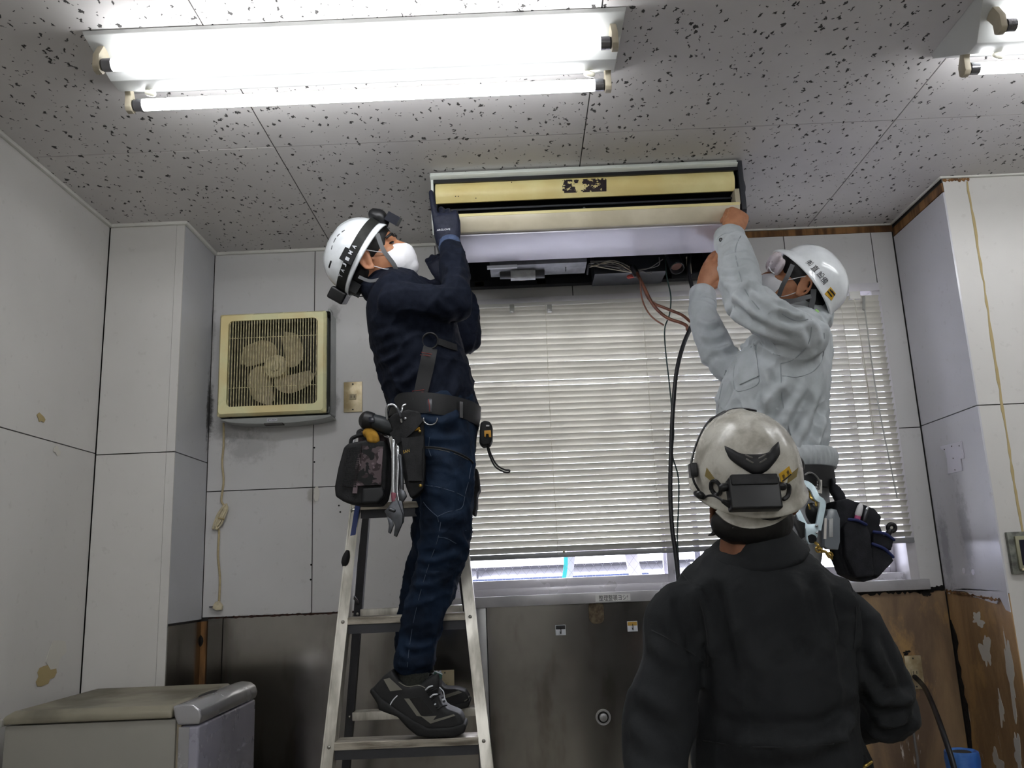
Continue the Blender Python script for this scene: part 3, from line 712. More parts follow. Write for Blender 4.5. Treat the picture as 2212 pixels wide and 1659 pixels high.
# louver: bowed, yellowed plate
rs = []
for x in np.linspace(AX0 + .014, AX1 - .030, 9):
    pr_ = []
    for k in range(9):
        f = k / 8; z = zC_ - .004 + (zD - zC_ + .004) * f; b_ = math.sin(f * math.pi) * .012
        pr_.append(V((x, AY + .014 - b_ + .004 * f, z)))
    rs.append(pr_ + [p + V((0, .006, 0)) for p in pr_[::-1]])
louv = add('louver', raw('louver', *rings(rs)), 'ac_yellow', ac, smooth=True)
lb = bvh_of(louv)
rnd = random.Random(21)
def peel(px0, px1, py0, py1, seed):
    """what is left of a torn paper label: ragged scraps on the louver"""
    nx, ny = 76, 24; vs, fs, idx = [], [], {}
    def vert(i, j):
        if (i, j) not in idx:
            x, y = px0 + (px1 - px0) * i / nx, py0 + (py1 - py0) * j / ny; y -= (x - px0) * .04
            q, nn = onsurf(lb, x, y, .0008); idx[(i, j)] = len(vs); vs.append(q)
        return idx[(i, j)]
    for j in range(ny):
        for i in range(nx):
            u_, v_ = (i + .5) / nx, (j + .5) / ny
            f = noise.noise(V((u_ * 9, v_ * 4.5, seed))) + .6 * noise.noise(V((u_ * 26, v_ * 12, seed + 3)))
            gap = .75 * math.exp(-((u_ - .40) / .09) ** 2) + .35 * math.exp(-((u_ - .02) / .05) ** 2) - .25 * (v_ - .3)
            if f + .22 - gap > 0: fs.append((vert(i, j), vert(i + 1, j), vert(i + 1, j + 1), vert(i, j + 1)))
    add('peeled_label', raw('peeled_label', vs, fs), 'label_peel', louv)
peel(1215, 1310, 389, 417, 4.3)
for px_, py_ in ((958, 394), (1105, 394), (1028, 428), (984, 424), (990, 424), (1462, 371)):
    s, nn = onsurf(lb, px_, py_, 0)
    if s is not None: add('spot', raw('spot', *ell(s, V((.0022, 0, 0)), V((0, .001, 0)), V((0, 0, .0018)), 8, 4)), 'label_peel', louv)
# air outlet
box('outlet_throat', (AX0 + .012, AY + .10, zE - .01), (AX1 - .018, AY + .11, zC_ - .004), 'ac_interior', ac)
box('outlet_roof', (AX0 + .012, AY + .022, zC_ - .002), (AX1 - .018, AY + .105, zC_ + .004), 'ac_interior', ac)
box('inner_vane', (AX0 + .02, AY + .045, zD - .016), (AX1 - .03, AY + .052, zD - .010), 'ac_frame', ac)
add('screw', raw('screw', *tube([at(1262, 450, AY + .02), at(1262, 450, AY + .03)], .005, 10, 1)), 'ac_metal', ac)
box('outlet_cheek', (AX1 - .034, AY + .006, zE - .002), (AX1 - .018, AY + .06, zD + .002), 'socket_cream', ac, .002)
# lower lip and underside panel
lip = [(AY + .05, zE - .008), (AY + .0, zE + .0), (AY - .004, zE - .004), (AY - .004, zE - .012), (AY + .012, zF + .004), (AY + .020, zF - .004), (AY + .035, AZB + .002), (AY + .05, AZB + .004)]
o_lip = part('front_lip', prism([V((AX0 + .008, y, z)) for y, z in lip], (AX1 - AX0 - .032, 0, 0)), 'ac_cream', ac, .0015)
lipc = o_lip.data
mat('ac_lip_yellow_highlight', 'cfc48e', .4, var=.1)  # yellowed edge strip; the lip's highlight is put into its lighter colour
box('lip_edge', (AX0 + .010, AY - .0055, zE - .011), (AX1 - .024, AY + .01, zE - .0005), 'ac_lip_yellow_highlight', ac, .002)
box('under_panel', (AX0 + .008, AY + .036, AZB - .004), (AX1 - .024, YPE, AZB + .006), 'ac_panel', ac, .002)
box('panel_return', (AX0 + .008, YPE - .007, AZB + .002), (AX1 - .024, YPE, AZB + .035), 'ac_panel', ac)
lettering('maker_name', 'Daikin', at(972, 482, AY + .004), V((1, 0, 0)), V((0, .3, 1)), .062, 'print_dark', ac, .02, .003, .01)
# inside, seen where the intake grille is missing
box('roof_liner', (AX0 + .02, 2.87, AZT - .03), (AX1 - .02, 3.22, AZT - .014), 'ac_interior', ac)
cb = box('control_box', tuple(at(1058, 575, 2.93)), (at(1268, 565, 2.93).x, 3.05, AZT - .05), 'ac_metal', ac, .002)
q = at(1052, 577, 2.905); box('label_strip', (q.x, 2.915, q.z - .002), (at(1117, 571, 2.905).x, 2.925, q.z + .009), 'print_white', cb)
part('blower_motor', tube([at(1080, 588, 3.02), at(1176, 586, 3.02)], .026, 18, 1, False), 'ac_frame', ac)
mw = part('motor_wrap', tube([at(1103, 590, 3.01), at(1156, 588, 3.01)], .0285, 18, 1, False), 'label_silver', ac)
q = at(1128, 599, 3.04); box('terminal', (q.x - .012, 3.03, q.z - .01), (q.x + .012, 3.05, q.z + .012), 'cardboard_yellow', ac, .002)
for a, b, y in ((1204, 1242, 574),):
    box('bracket', tuple(at(a, y + 3, 2.97)), tuple(at(b, y - 2, 2.99)), 'ac_metal', ac)
part('bracket_pin', tube([at(1222, 574, 2.975), at(1222, 586, 2.975)], .002, 6, 1), 'ac_metal', ac); part('bracket_pin', tube([at(1271, 573, 2.97), at(1269, 592, 2.97)], .0035, 8, 1), 'ac_metal', ac)
box('heat_exchanger', tuple(at(1285, 592, 3.06)), (at(1440, 590, 3.06).x, 3.2, AZT - .05), 'ac_frame', ac)
for px_ in (1036, 1169, 1304, 1439):
    yy = 617 - (px_ - 1036) * .042; q = at(px_, yy, 3.21); box('mounting_tab', (q.x - .02, 3.19, q.z - .012), (q.x + .02, 3.21, q.z + .010), 'cardboard_yellow' if px_ != 1439 else 'socket_cream', ac, .002)
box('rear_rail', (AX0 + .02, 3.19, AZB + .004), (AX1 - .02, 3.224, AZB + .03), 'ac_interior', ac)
# round pipe spout; the light inside its mouth is painted as a pink disc
def spout(c, d, r, ln, m1, m2, parent):
    d = V(d).normalized(); a = d.orthogonal().normalized(); b = d.cross(a); n = 24
    def ring(o_, rr): return [c + d * o_ + (a * math.cos(2 * math.pi * j / n) + b * math.sin(2 * math.pi * j / n)) * rr for j in range(n)]
    o_ = add('drain_pipe', raw('drain_pipe', *rings([ring(-ln, r), ring(0, r), ring(0, r * .86), ring(-.03, r * .84)])), m1, parent, smooth=True)
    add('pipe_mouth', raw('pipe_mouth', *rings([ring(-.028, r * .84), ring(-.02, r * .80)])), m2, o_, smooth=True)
spout(at(1463, 580, 3.0), V((.05, -.55, -.8)), .027, .10, 'ac_frame', 'pipe_mouth_lit', ac)
box('pipe_strap', tuple(at(1486, 590, 3.02)), tuple(at(1490, 556, 3.03)), 'socket_cream', ac)
# wiring
mat('wire_grey', '6d6a68', .5, var=0); mat('tape_red', 'b5463f', .6, var=.2); mat('copper_brown', '6b4433', .42, var=.25, vscale=30, metal=.25, col2='4a2d22'); mat('cable_black', '0c0e13', .45, var=.1); mat('wire_green', '12312e', .5, var=.1)
rnd = random.Random(5)
for k in range(9):
    a = at(1272 + 10 * rnd.random(), 562 + 16 * rnd.random(), 3.0); c = at(1362 + 10 * rnd.random(), 580 + 10 * rnd.random(), 3.03)
    m_ = at(1310 + 20 * rnd.random(), 560 + 24 * rnd.random(), 3.0)
    add('lead_wire', raw('lead_wire', *tube([a, m_, c], .0016, 6)), 'wire_grey' if k % 3 else 'ac_cream', ac, smooth=True)
for k, e in enumerate(((1408, 590, 1392, 588), (1424, 556, 1420, 575), (1432, 560, 1400, 580), (1405, 593, 1385, 585))):
    add('lead_wire', raw('lead_wire', *tube([at(1366, 584, 3.03), at(e[2], e[3], 3.02), at(e[0], e[1], 3.0)], .0016, 6)), 'wire_grey', ac, smooth=True)
add('wire_tape', raw('wire_tape', *tube([at(1366, 578, 3.03), at(1374, 592, 3.03)], .014, 10, 2)), 'cable_black', ac, smooth=True)
add('wire_tape', raw('wire_tape', *tube([at(1358, 598, 3.05), at(1368, 596, 3.05)], .008, 8, 2)), 'tape_red', ac, smooth=True)
def cord(name, stations, r, m, label, cat, group=None, taper=None):
    rr = r if taper is None else taper
    if cat is None: return tag(add(name, raw(name, *tube([at(*s) for s in stations], rr, 10, 6)), m, group, smooth=True), label)
    o = add(name, raw(name, *tube([at(*s) for s in stations], rr, 10, 6)), m, None, smooth=True); rebase(o); return tag(o, label, cat)
cord('refrigerant_pipe', [(1372, 588, 3.03), (1386, 610, 3.02), (1405, 650, 3.0), (1440, 667, 2.98), (1472, 680, 2.97), (1490, 694, 2.97)], .0055, 'copper_brown', 'upper thin brown pipe bending right below the air conditioner', None, ac)
cord('refrigerant_pipe', [(1376, 590, 3.02), (1390, 618, 3.0), (1412, 660, 2.98), (1440, 686, 2.96), (1470, 697, 2.95), (1483, 704, 2.95), (1485, 712, 2.95)], .0062, 'copper_brown', 'lower brown pipe with a blunt hooked end below the air conditioner', None, ac)
cord('wire_lead', [(1382, 600, 3.0), (1386, 640, 3.0), (1396, 668, 2.99), (1412, 688, 2.98), (1433, 702, 2.97)], .003, 'copper_brown', 'single thin brown wire with a cut end left of the brown pipes', None, ac)
cord('power_cable', [(1489, 552, 2.98), (1488, 585, 2.97), (1495, 620, 2.95), (1507, 655, 2.93), (1500, 690, 2.92), (1478, 740, 2.9), (1462, 800, 2.88), (1454, 880, 2.86), (1450, 960, 2.84), (1448, 1060, 2.82), (1452, 1140, 2.8), (1460, 1200, 2.79), (1470, 1300, 2.77), (1490, 1480, 2.75), (1500, 1700, 2.72), (1480, 2290, 2.70)], .0075, 'cable_black', 'thick black power cable hanging from the air conditioner', None, ac)
cord('earth_wire', [(1437, 556, 3.0), (1440, 596, 3.0), (1449, 640, 2.99), (1446, 680, 2.98), (1436, 710, 2.97), (1438, 760, 2.96), (1446, 830, 2.94), (1455, 930, 2.9), (1452, 980, 2.9), (1465, 1030, 2.9), (1466, 1090, 2.88), (1463, 1160, 2.86), (1467, 1230, 2.85), (1475, 1400, 2.84)], .0026, 'wire_green', 'thin dark green wire hanging beside the black cable', None, ac)

# ================================================================== wall fan
mat('fan_cream', 'dfd2a6', .3, var=.1, vscale=6, col2='d0c08c'); mat('fan_grey', '8f9290', .4, var=.1); mat('fan_blade', 'b0a58a', .55, var=.2, vscale=9); mat('fan_hub', 'd0c7a8', .5, var=.3, vscale=40, col2='a39a80'); mat('fan_back', '3d382e', .7, var=.4, vscale=10, col2='1d1913'); mat('fan_bar', 'cfc59c', .4, var=.2, vscale=60, col2='9a9270')
YF = 3.135
f00, f10, f11, f01 = at(466, 897, YF), at(701, 892, YF), at(704, 671, YF), at(474, 676, YF)
fx0, fx1, fz0, fz1 = (f00.x + f01.x) / 2, (f10.x + f11.x) / 2, (f00.z + f10.z) / 2, (f01.z + f11.z) / 2
fan = thing('ventilation_fan', ((fx0 + fx1) / 2, YB, fz0), 'cream framed wall ventilation fan with vertical grille bars, yellowed with age', 'fan')
def rrect(x0, x1, z0, z1, r, y, n=6):
    out = []
    for cx, cz, a0 in ((x1 - r, z0 + r, -90), (x1 - r, z1 - r, 0), (x0 + r, z1 - r, 90), (x0 + r, z0 + r, 180)):
        for k in range(n + 1):
            a = math.radians(a0 + 90 * k / n); out.append(V((cx + r * math.cos(a), y, cz + r * math.sin(a))))
    return out
gx0, gx1, gz0, gz1 = fx0 + .037, fx1 - .030, fz0 + .034, fz1 - .030
part('front_frame', rings([rrect(fx0, fx1, fz0, fz1, .006, YF + .03), rrect(fx0, fx1, fz0, fz1, .008, YF + .012), rrect(fx0 + .008, fx1 - .008, fz0 + .008, fz1 - .008, .012, YF), rrect(gx0, gx1, gz0, gz1, .018, YF), rrect(gx0, gx1, gz0, gz1, .018, YF + .012)], cap=False), 'fan_cream', fan)
ds = []
nb = 33
for i in range(nb):
    x = gx0 + (gx1 - gx0) * (i + .5) / nb; ds.append(boxd((x - .0012, YF + .003, gz0 - .003), (x + .0012, YF + .011, gz1 + .003)))
for f in (.22, .80): z = gz0 + (gz1 - gz0) * f; ds.append(boxd((gx0 - .003, YF + .008, z - .001), (gx1 + .003, YF + .011, z + .001)))
tag(add('grille_bars', raw('grille_bars', *join(*ds)), 'fan_bar', fan), kind='stuff')
part('housing', rings([rrect(fx0 + .004, fx1 + .014, fz0 - .004, fz1 + .002, .01, YF + .028), rrect(fx0 + .004, fx1 + .016, fz0 - .004, fz1 + .002, .01, YB - .001), rrect(fx0 + .02, fx1 - .0, fz0 + .012, fz1 - .014, .01, YB - .004), rrect(fx0 + .02, fx1 - .0, fz0 + .012, fz1 - .014, .01, YF + .028)], cap=False), 'fan_grey', fan)
box('back_plate', (fx0 + .015, YB - .012, fz0 + .01), (fx1 - .005, YB - .006, fz1 - .01), 'fan_back', fan)
hc = at(598, 794, YF + .05)
def ring_disc(c, r0, r1, y0, y1, n=40):
    def rg(r, y): return [V((c.x + r * math.cos(2 * math.pi * j / n), y, c.z + r * math.sin(2 * math.pi * j / n))) for j in range(n)]
    return rings([rg(r0, y0), rg(r1, y0), rg(r1, y1), rg(r0, y1), rg(r0, y0)], cap=False)
for k in range(4):
    a0 = math.radians(20 + 90 * k); rs_ = []
    for i in range(11):
        r = .03 + (.148 - .03) * i / 10; sweep = a0 + .85 * (i / 10) ** 1.2; w = .52 + .50 * math.sin(min(1, i / 10 * 1.05) * math.pi) if i < 10 else .28
        w = .30 + .36 * math.sin(math.pi * (i / 10) ** .8); pr_ = []
        for j in range(9):
            s = -1 + j / 4; ang = sweep + s * w * (.98 if i < 9 else .75); pr_.append(V((hc.x + r * math.cos(ang), YF + .050 + s * .016, hc.z + r * math.sin(ang))))
        rs_.append(pr_ + [p + V((0, .003, 0)) for p in pr_[::-1]])
    add('blade', raw('blade', *rings(rs_)), 'fan_blade', fan, smooth=True)
def lathe_y(c, prof, n=28): return rings([[V((c.x + r * math.cos(2 * math.pi * j / n), y, c.z + r * math.sin(2 * math.pi * j / n))) for j in range(n)] for r, y in prof])
hub = part('hub', lathe_y(hc, [(.044, YF + .07), (.047, YF + .035), (.044, YF + .026), (.030, YF + .022)]), 'fan_hub', fan)
part('hub_nut', lathe_y(hc, [(.022, YF + .024), (.02, YF + .017), (.010, YF + .015)], 12), 'fan_hub', hub)
sk = [V((fx0 + .012 + (fx1 - fx0 + .008) * i / 16, YF + .026, fz0 - .012 - .020 * math.sin(math.pi * i / 16) ** .6)) for i in range(17)]
o = part('lower_skirt', prism([V((fx0 + .008, YF + .026, fz0 - .006))] + sk + [V((fx1 + .014, YF + .026, fz0 - .006))], (0, YB - YF - .028, 0)), 'fan_grey', fan, .003)
mid = (fx0 + fx1) / 2
box('badge', (mid - .019, YF + .0235, fz0 - .023), (mid + .019, YF + .0265, fz0 - .013), 'print_white', fan)
lettering('badge_print', 'MITSUBISHI', (mid, YF + .0233, fz0 - .018), V((1, 0, 0)), V((0, 0, 1)), .034, 'print_dark', fan, .006, .0004, .02)
box('pull_slot', (mid - .03, YF + .022, fz0 - .036), (mid + .04, YF + .05, fz0 - .030), 'socket_dark', fan)
for px_, py_ in ((715, 678), (713, 888)):
    q = at(px_, py_, YB - .02); box('hinge', (q.x - .006, YB - .05, q.z - .012), (q.x + .004, YB, q.z + .012), 'fan_grey', fan, .002)
mat('cord_ivory', 'a89a78', .6, var=.2, vscale=60); mat('cord_white', 'c0b699', .6, var=.2, vscale=60)
q = lambda px_, py_, d=.008: at(px_, py_, YB - d)
pc = add('power_cord', raw('power_cord', *tube([q(483, 915, .03), q(483, 960), q(480, 1000), q(483, 1040), q(478, 1080), q(483, 1095), q(470, 1130), q(473, 1150), q(471, 1200), q(475, 1250), q(473, 1302)], .0042, 8)), 'cord_ivory', fan, smooth=True)
for k, (dx, dy) in enumerate(((0, 0), (4, 2), (-3, 1), (2, -3))):
    add('tied_loop', raw('tied_loop', *tube([q(462 + dx, 1140 + dy, .016 + .003 * k), q(472 + dx, 1112 + dy, .018), q(486 + dx, 1092 + dy, .016 + .003 * k), q(486 + dx, 1102 + dy, .02), q(474 + dx, 1130 + dy, .02), q(463 + dx, 1142 + dy, .016)], .0032, 6)), 'cord_white', pc, smooth=True)
add('tie', raw('tie', *tube([q(467, 1118, .012), q(482, 1121, .034), q(483, 1123, .012)], .003, 6)), 'glue_brown', pc, smooth=True)
pg = part('plug', prism([q(468, 1300, .004), q(476, 1298, .004), q(483, 1308, .004), q(482, 1317, .004), q(470, 1318, .004), q(462, 1314, .004), q(463, 1308, .004)], (0, -.018, 0)), 'cord_white', fan, .003)
for d in (.008, .018): box('prong', tuple(q(452, 1313, d)), tuple(q(464, 1309, d + .002)), 'tube_cap', fan)

# ================================================================== wall outlets and fittings
mat('plate_steel', 'b3a88c', .38, metal=.5, var=.25, vscale=14, col2='8d7d5c'); mat('outlet_beige', 'a19678', .5, var=.2); mat('dark_slot', '15130f', .8, var=0)
def outlet(c, w, h, y, label, sock=(.026, .022), nrm=-1):
    t_ = thing('wall_outlet', (c.x, y, c.z - h / 2), label, 'outlet')
    box('plate', (c.x - w / 2, y - .007, c.z - h / 2), (c.x + w / 2, y, c.z + h / 2), 'plate_steel', t_, .002)
    s_ = box('socket', (c.x - sock[0] / 2, y - .010, c.z - sock[1] / 2), (c.x + sock[0] / 2, y - .006, c.z + sock[1] / 2), 'outlet_beige', t_, .001)
    for d in (-.006, .006): box('slot', (c.x + d - .001, y - .0105, c.z - .005), (c.x + d + .001, y - .009, c.z + .005), 'dark_slot', s_)
    for d in (-1, 1): part('screw', tube([V((c.x, y - .009, c.z + d * h * .42)), V((c.x, y - .006, c.z + d * h * .42))], .003, 10, 1), 'socket_dark', t_)
outlet(at(763, 858, YB), .072, .120, YB, 'brass toned outlet plate on the wall between fan and navy worker')
outlet(at(962, 1479, YB - .004), .066, .10, YB - .004, 'dull outlet plate on the steel sheet behind the worker\'s shoe')
outlet(at(1974, 1452, YB - .001), .060, .115, YB - .001, 'dirty outlet plate on the stained board at the right')
def wall_hook(px_, py_, top, label):
    c = at(px_, py_, YB - .0045); t_ = thing('label_hook', (c.x, YB - .004, c.z - .018), label, 'hook', 'square hooks on the steel sheet')
    box('plate', (c.x - .0185, YB - .008, c.z - .018), (c.x + .0185, YB - .004, c.z + .018), 'print_white', t_, .001)
    box('colour_band', (c.x - .017, YB - .0088, c.z + .003), (c.x + .017, YB - .007, c.z + .0165), top, t_)
    add('hook', raw('hook', *tube([V((c.x + .001, YB - .007, c.z + .010)), V((c.x + .001, YB - .013, c.z)), V((c.x + .001, YB - .013, c.z - .011)), V((c.x - .001, YB - .020, c.z - .011)), V((c.x - .003, YB - .022, c.z - .004))], .0013, 6)), 'dark_slot', t_, smooth=True)
mat('band_yellow', 'b78f3a', .5, var=.1); mat('band_black', '0a0b12', .5, var=0)
wall_hook(1211, 1361, 'band_black', 'small white square hook with a black upper band on the steel')
wall_hook(1366, 1353, 'band_yellow', 'small white square hook with a yellow upper band on the steel')
mat('old_pad', '4a3a29', .7, var=.6, vscale=70, col2='6f634c', bump=.5)
mat('sticker_white', 'cfcfcd', .6, var=.05)
c = at(1288, 1323, YB - .004); o = part('adhesive_pad', rings([rrect(c.x - .028, c.x + .028, c.z - .040, c.z + .040, .022, YB - .004), rrect(c.x - .027, c.x + .027, c.z - .039, c.z + .039, .021, YB - .010)]), 'old_pad'); rebase(o)
tag(o, 'brown leftover adhesive pad on the steel below the window sill', 'pad')
# sticker on the sill
c = at(1325, 1291, YB - .0222); stk = thing('sill_sticker', (c.x, YB - .0222, c.z - .014), 'white label strip with black Japanese letters on the window sill', 'sticker')
box('label_strip', (c.x - .066, YB - .0228, c.z - .0125), (c.x + .062, YB - .0218, c.z + .0125), 'sticker_white', stk)
lettering('print', '整理整頓ヨシ!', (c.x, YB - .0228, c.z), V((1, 0, 0)), V((0, 0, 1)), .106, 'print_dark', stk, .021, .0003)
# hole with a pipe stub
c = at(1303, 1549, YB - .004); ho = thing('pipe_stub', (c.x, YB - .004, c.z - .03), 'round pipe stub in a hole of the steel sheet', 'pipe')
part('rim', ring_disc(c, .020, .027, YB - .009, YB - .003), 'trim_metal', ho)
part('hole', lathe_y(c, [(.0205, YB - .004), (.020, YB - .0055)], 24), 'dark_slot', ho)
part('pipe_end', lathe_y(c, [(.014, YB - .004), (.014, YB - .016), (.009, YB - .018)], 20), 'trim_metal', ho)
# bracket plate and switch box on the right pier
bx = [(2033, 964), (2078, 953), (2079, 964), (2081, 972), (2084, 990), (2077, 991), (2080, 1017), (2050, 1024), (2047, 990), (2043, 975), (2034, 970)]
pts = [atx(a, b, XR) for a, b in bx]; brk = thing('bracket_plate', (XR, pts[0].y, pts[7].z), 'white metal bracket plate screwed to the right pier', 'bracket')
mat('bracket_white', 'd2d0da', .4, var=.04)
part('plate', prism(pts, (-.004, 0, 0)), 'bracket_white', brk, .001)
for a, b in ((2040, 971), (2056, 964), (2072, 963), (2059, 990), (2063, 1015)): s_ = atx(a, b, XR - .004); part('hole', tube([s_, s_ + V((-.0008, 0, 0))], .0024, 8, 1, False), 'dark_slot', brk)
for a, b in ((2082, 1233), (2102, 1236)):
    s_ = atx(a, b, XR); o = part('filled_hole', tube([s_ + V((.001, 0, 0)), s_ + V((-.001, 0, 0))], .010, 14, 1, False), 'bracket_white', pr)
sw0, sw1 = at(2172, 1150, YCR), at(2186, 1240, YCR); mat('box_grey', '75776f', .5, metal=.3, var=.3, vscale=40, col2='4d4e49'); mat('box_olive', '8a8870', .5, var=.15); mat('lamp_cream', 'e6dcb8', .4, var=0); mat('window_dark', '20212c', .15, var=0)
zt, zb_ = sw0.z, sw1.z; xw = sw0.x
swb = thing('wall_controller', (xw + .06, YCR, zb_), 'grey wall controller with a dark window, cover removed', 'controller')
box('back_box', (xw - .004, YCR - .014, zb_), (xw + .12, YCR, zt), 'box_grey', swb, .002)
inn = box('bezel', (xw + .016, YCR - .022, zb_ + .014), (xw + .11, YCR - .013, zt - .014), 'box_olive', swb, .002)
box('display', (xw + .026, YCR - .0235, zb_ + .026), (xw + .055, YCR - .021, zt - .026), 'window_dark', inn, .001)
box('button', (xw + .02, YCR - .026, zb_ + .010), (xw + .035, YCR - .02, zb_ + .017), 'lamp_cream', inn, .001)

# ================================================================== refrigerator
mat('fridge_side', '7d7b74', .42, var=.08, vscale=3); mat('fridge_top', '837e6e', .5, var=.3, vscale=4, col2='5a564a'); mat('fridge_door', '8b8a96', .28, var=.05, metal=.25); mat('fridge_silver', 'a5a5a8', .22, metal=.7, var=.06); mat('gasket', 'b0a690', .6, var=.2); mat('fridge_dark', '17171a', .5, var=0)
fr = thing('refrigerator', (-1.15, 2.66, 0), 'grey refrigerator with a dusty top in the left corner', 'refrigerator')
box('cabinet', (-1.405, 2.418, .03), (-.945, 2.90, 1.136), 'fridge_side', fr, .006)
part('top_cover', rings([rrect3 for rrect3 in [[V((x, y, z)) for x, y in pl_] for z, pl_ in (
    (1.139, [(-1.41, 2.412), (-.955, 2.412), (-.955, 2.905), (-1.41, 2.905)]), (1.158, [(-1.41, 2.412), (-.955, 2.412), (-.955, 2.905), (-1.41, 2.905)]), (1.172, [(-1.39, 2.435), (-.965, 2.435), (-.965, 2.895), (-1.39, 2.895)]), (1.165, [(-1.34, 2.49), (-1.0, 2.49), (-1.0, 2.87), (-1.34, 2.87)]))]]), 'fridge_top', fr, .006, 3)
box('hinge_cover', (-1.425, 2.405, 1.135), (-1.405, 2.44, 1.152), 'fridge_side', fr, .002)
box('gasket', (-.944, 2.424, .06), (-.932, 2.895, 1.13), 'gasket', fr)
dr = box('door', (-.931, 2.412, .05), (-.880, 2.905, 1.118), 'fridge_door', fr, .008, 3)
dpr = [(-.937, 1.121), (-.880, 1.121), (-.874, 1.140), (-.880, 1.160), (-.897, 1.172), (-.925, 1.175), (-.952, 1.170), (-.948, 1.145)]
part('door_cap', prism([V((x, 2.410, z)) for x, z in dpr], (0, .497, 0)), 'fridge_silver', fr, .006, 3)
part('handle_recess', ell(V((-.935, 2.64, 1.170)), V((.020, 0, 0)), V((0, .085, 0)), V((0, 0, .007)), 20, 6), 'fridge_dark', fr)
box('door_edge', (-.933, 2.4095, .05), (-.905, 2.4125, 1.116), 'fridge_silver', fr)

# ================================================================== stepladder
mat('ladder_alu', 'c6c3ba', .36, metal=.5, var=.2, vscale=18, stretch=(1, 1, .2), col2='8d8a80'); mat('ladder_tread', 'b8b2a6', .42, metal=.45, var=.45, vscale=50, stretch=(.15, 1, 1), col2='6e675c'); mat('ladder_dark', '4b4c50', .45, metal=.6, var=.15); mat('rubber_black', '121214', .7, var=.1); mat('lock_blue', '20356f', .45, var=.15); mat('rivet', 'a5a39c', .3, metal=.9, var=.1)
def frame_rail(p_top, p_bot, wx, wy, m, parent, name='rail'):
    """ribbed channel between two points; wx half width, wy half depth"""
    d = (p_bot - p_top).normalized(); ax = V((1, 0, 0)); ax = (ax - d * ax.dot(d)).normalized(); ay = d.cross(ax).normalized()
    if ay.y > 0: ay = -ay
    sec = [(-1, -.9), (-1, 1), (-.72, 1), (-.72, .9), (.72, .9), (.72, 1), (1, 1), (1, -.9)]
    rs = [[p + ax * (wx * a) + ay * (wy * b) for a, b in sec] for p in (p_top, p_bot)]
    return part(name, rings(rs), m, parent, smooth=False)
def ladder(name, label, Lt, Lb, Rt, Rb, steps, rear, loc, extra=True):
    t_ = thing(name, loc, label, 'ladder')
    rails = [frame_rail(Lt, Lb, .0155, .024, 'ladder_alu', t_), frame_rail(Rt, Rb, .0155, .024, 'ladder_alu', t_)]
    def P(a, b, z): return a.lerp(b, (a.z - z) / (a.z - b.z))
    for k, z in enumerate(steps):
        a, b = P(Lt, Lb, z), P(Rt, Rb, z); top = k == 0
        y0, y1 = a.y - .030, a.y + (.10 if top else .045)
        s_ = box('top_step' if top else 'step', (a.x + .014, y0, z - .020), (b.x - .014, y1, z), 'ladder_tread', t_, .002)
        for g in range(5):
            zz = z - .003 - g * .0035; box('tread_rib', (a.x + .016, y0 - .0014, zz - .0011), (b.x - .016, y0 + .001, zz + .0008), 'ladder_tread', s_)
        box('step_web', (a.x + .015, y0 + .008, z - .045), (b.x - .015, y0 + .012, z - .019), 'ladder_dark', t_)
        for q_, r_ in ((a, rails[0]), (b, rails[1])):
            c_ = V((q_.x, q_.y - .024, z - .012)); part('rivet', ell(c_, V((.0055, 0, 0)), V((0, .004, 0)), V((0, 0, .0055)), 12, 6), 'rivet', t_)
    (A, B, C, D, rsteps) = rear
    frame_rail(A, B, .0125, .018, 'ladder_dark', t_, 'rear_rail'); frame_rail(C, D, .0125, .018, 'ladder_dark', t_, 'rear_rail')
    for z in rsteps:
        a, b = P(A, B, z), P(C, D, z); box('rear_step', (a.x + .010, a.y - .03, z - .026), (b.x - .010, a.y + .03, z), 'ladder_alu', t_, .003)
        for q_ in (a, b): part('rivet', ell(V((q_.x, q_.y - .018, z - .014)), V((.005, 0, 0)), V((0, .004, 0)), V((0, 0, .005)), 10, 6), 'rivet', t_)
    for p in (Lb, Rb, B, D): box('foot', (p.x - .022, p.y - .03, 0), (p.x + .022, p.y + .03, .05), 'rubber_black', t_, .006)
    for (p, q_) in ((P(Lt, Lb, steps[0] - .30), P(A, B, steps[0] - .30)), (P(Rt, Rb, steps[0] - .30), P(C, D, steps[0] - .30))):
        s_ = 1 if p is not None else 0; part('spreader', tube([p + V((.0, .02, .02)), (p + q_) / 2 + V((0, 0, .03)), q_], .005, 6, 2), 'ladder_dark', t_)
    return t_
def down(a, b, z=.02): return a + (b - a) * ((a.z - z) / (a.z - b.z))
Lt, L1 = at(771, 1092, 2.60), at(714, 1609, 2.45); R1, R0 = at(1046, 1592, 2.45), at(1017, 1328, 2.525)
Rt = R1 + (R0 - R1) * ((Lt.z - R1.z) / (R0.z - R1.z))
rz = at(900, 1530, 2.93).z
A_, B_ = at(791, 1105, 2.70), at(757, 1545, 2.93); D_ = V((at(1036, 1535, 2.93).x, B_.y, B_.z)); C_ = V((Rt.x - .02, A_.y, A_.z))
S0, S1, S2 = Lt.z + .004, at(880, 1328, 2.52).z, at(880, 1594, 2.45).z
dS = S1 - S2
lad1 = ladder('step_ladder', 'worn aluminium stepladder that the worker in navy stands on', Lt, down(Lt, L1), Rt, down(Rt, R1), [S0, S1, S2, S2 - dS, S2 - 2 * dS],
    (A_, down(A_, B_), C_, down(C_, D_), [S1 + .012, rz, rz - .31, rz - .62]), ((Lt.x + Rt.x) / 2, 2.6, 0))
part('lock_arm', strip([at(775, 1084, 2.57), at(770, 1110, 2.568), at(764, 1150, 2.562), at(757, 1185, 2.556)], .0075, .004, V((0, -1, 0))), 'lock_blue', lad1)
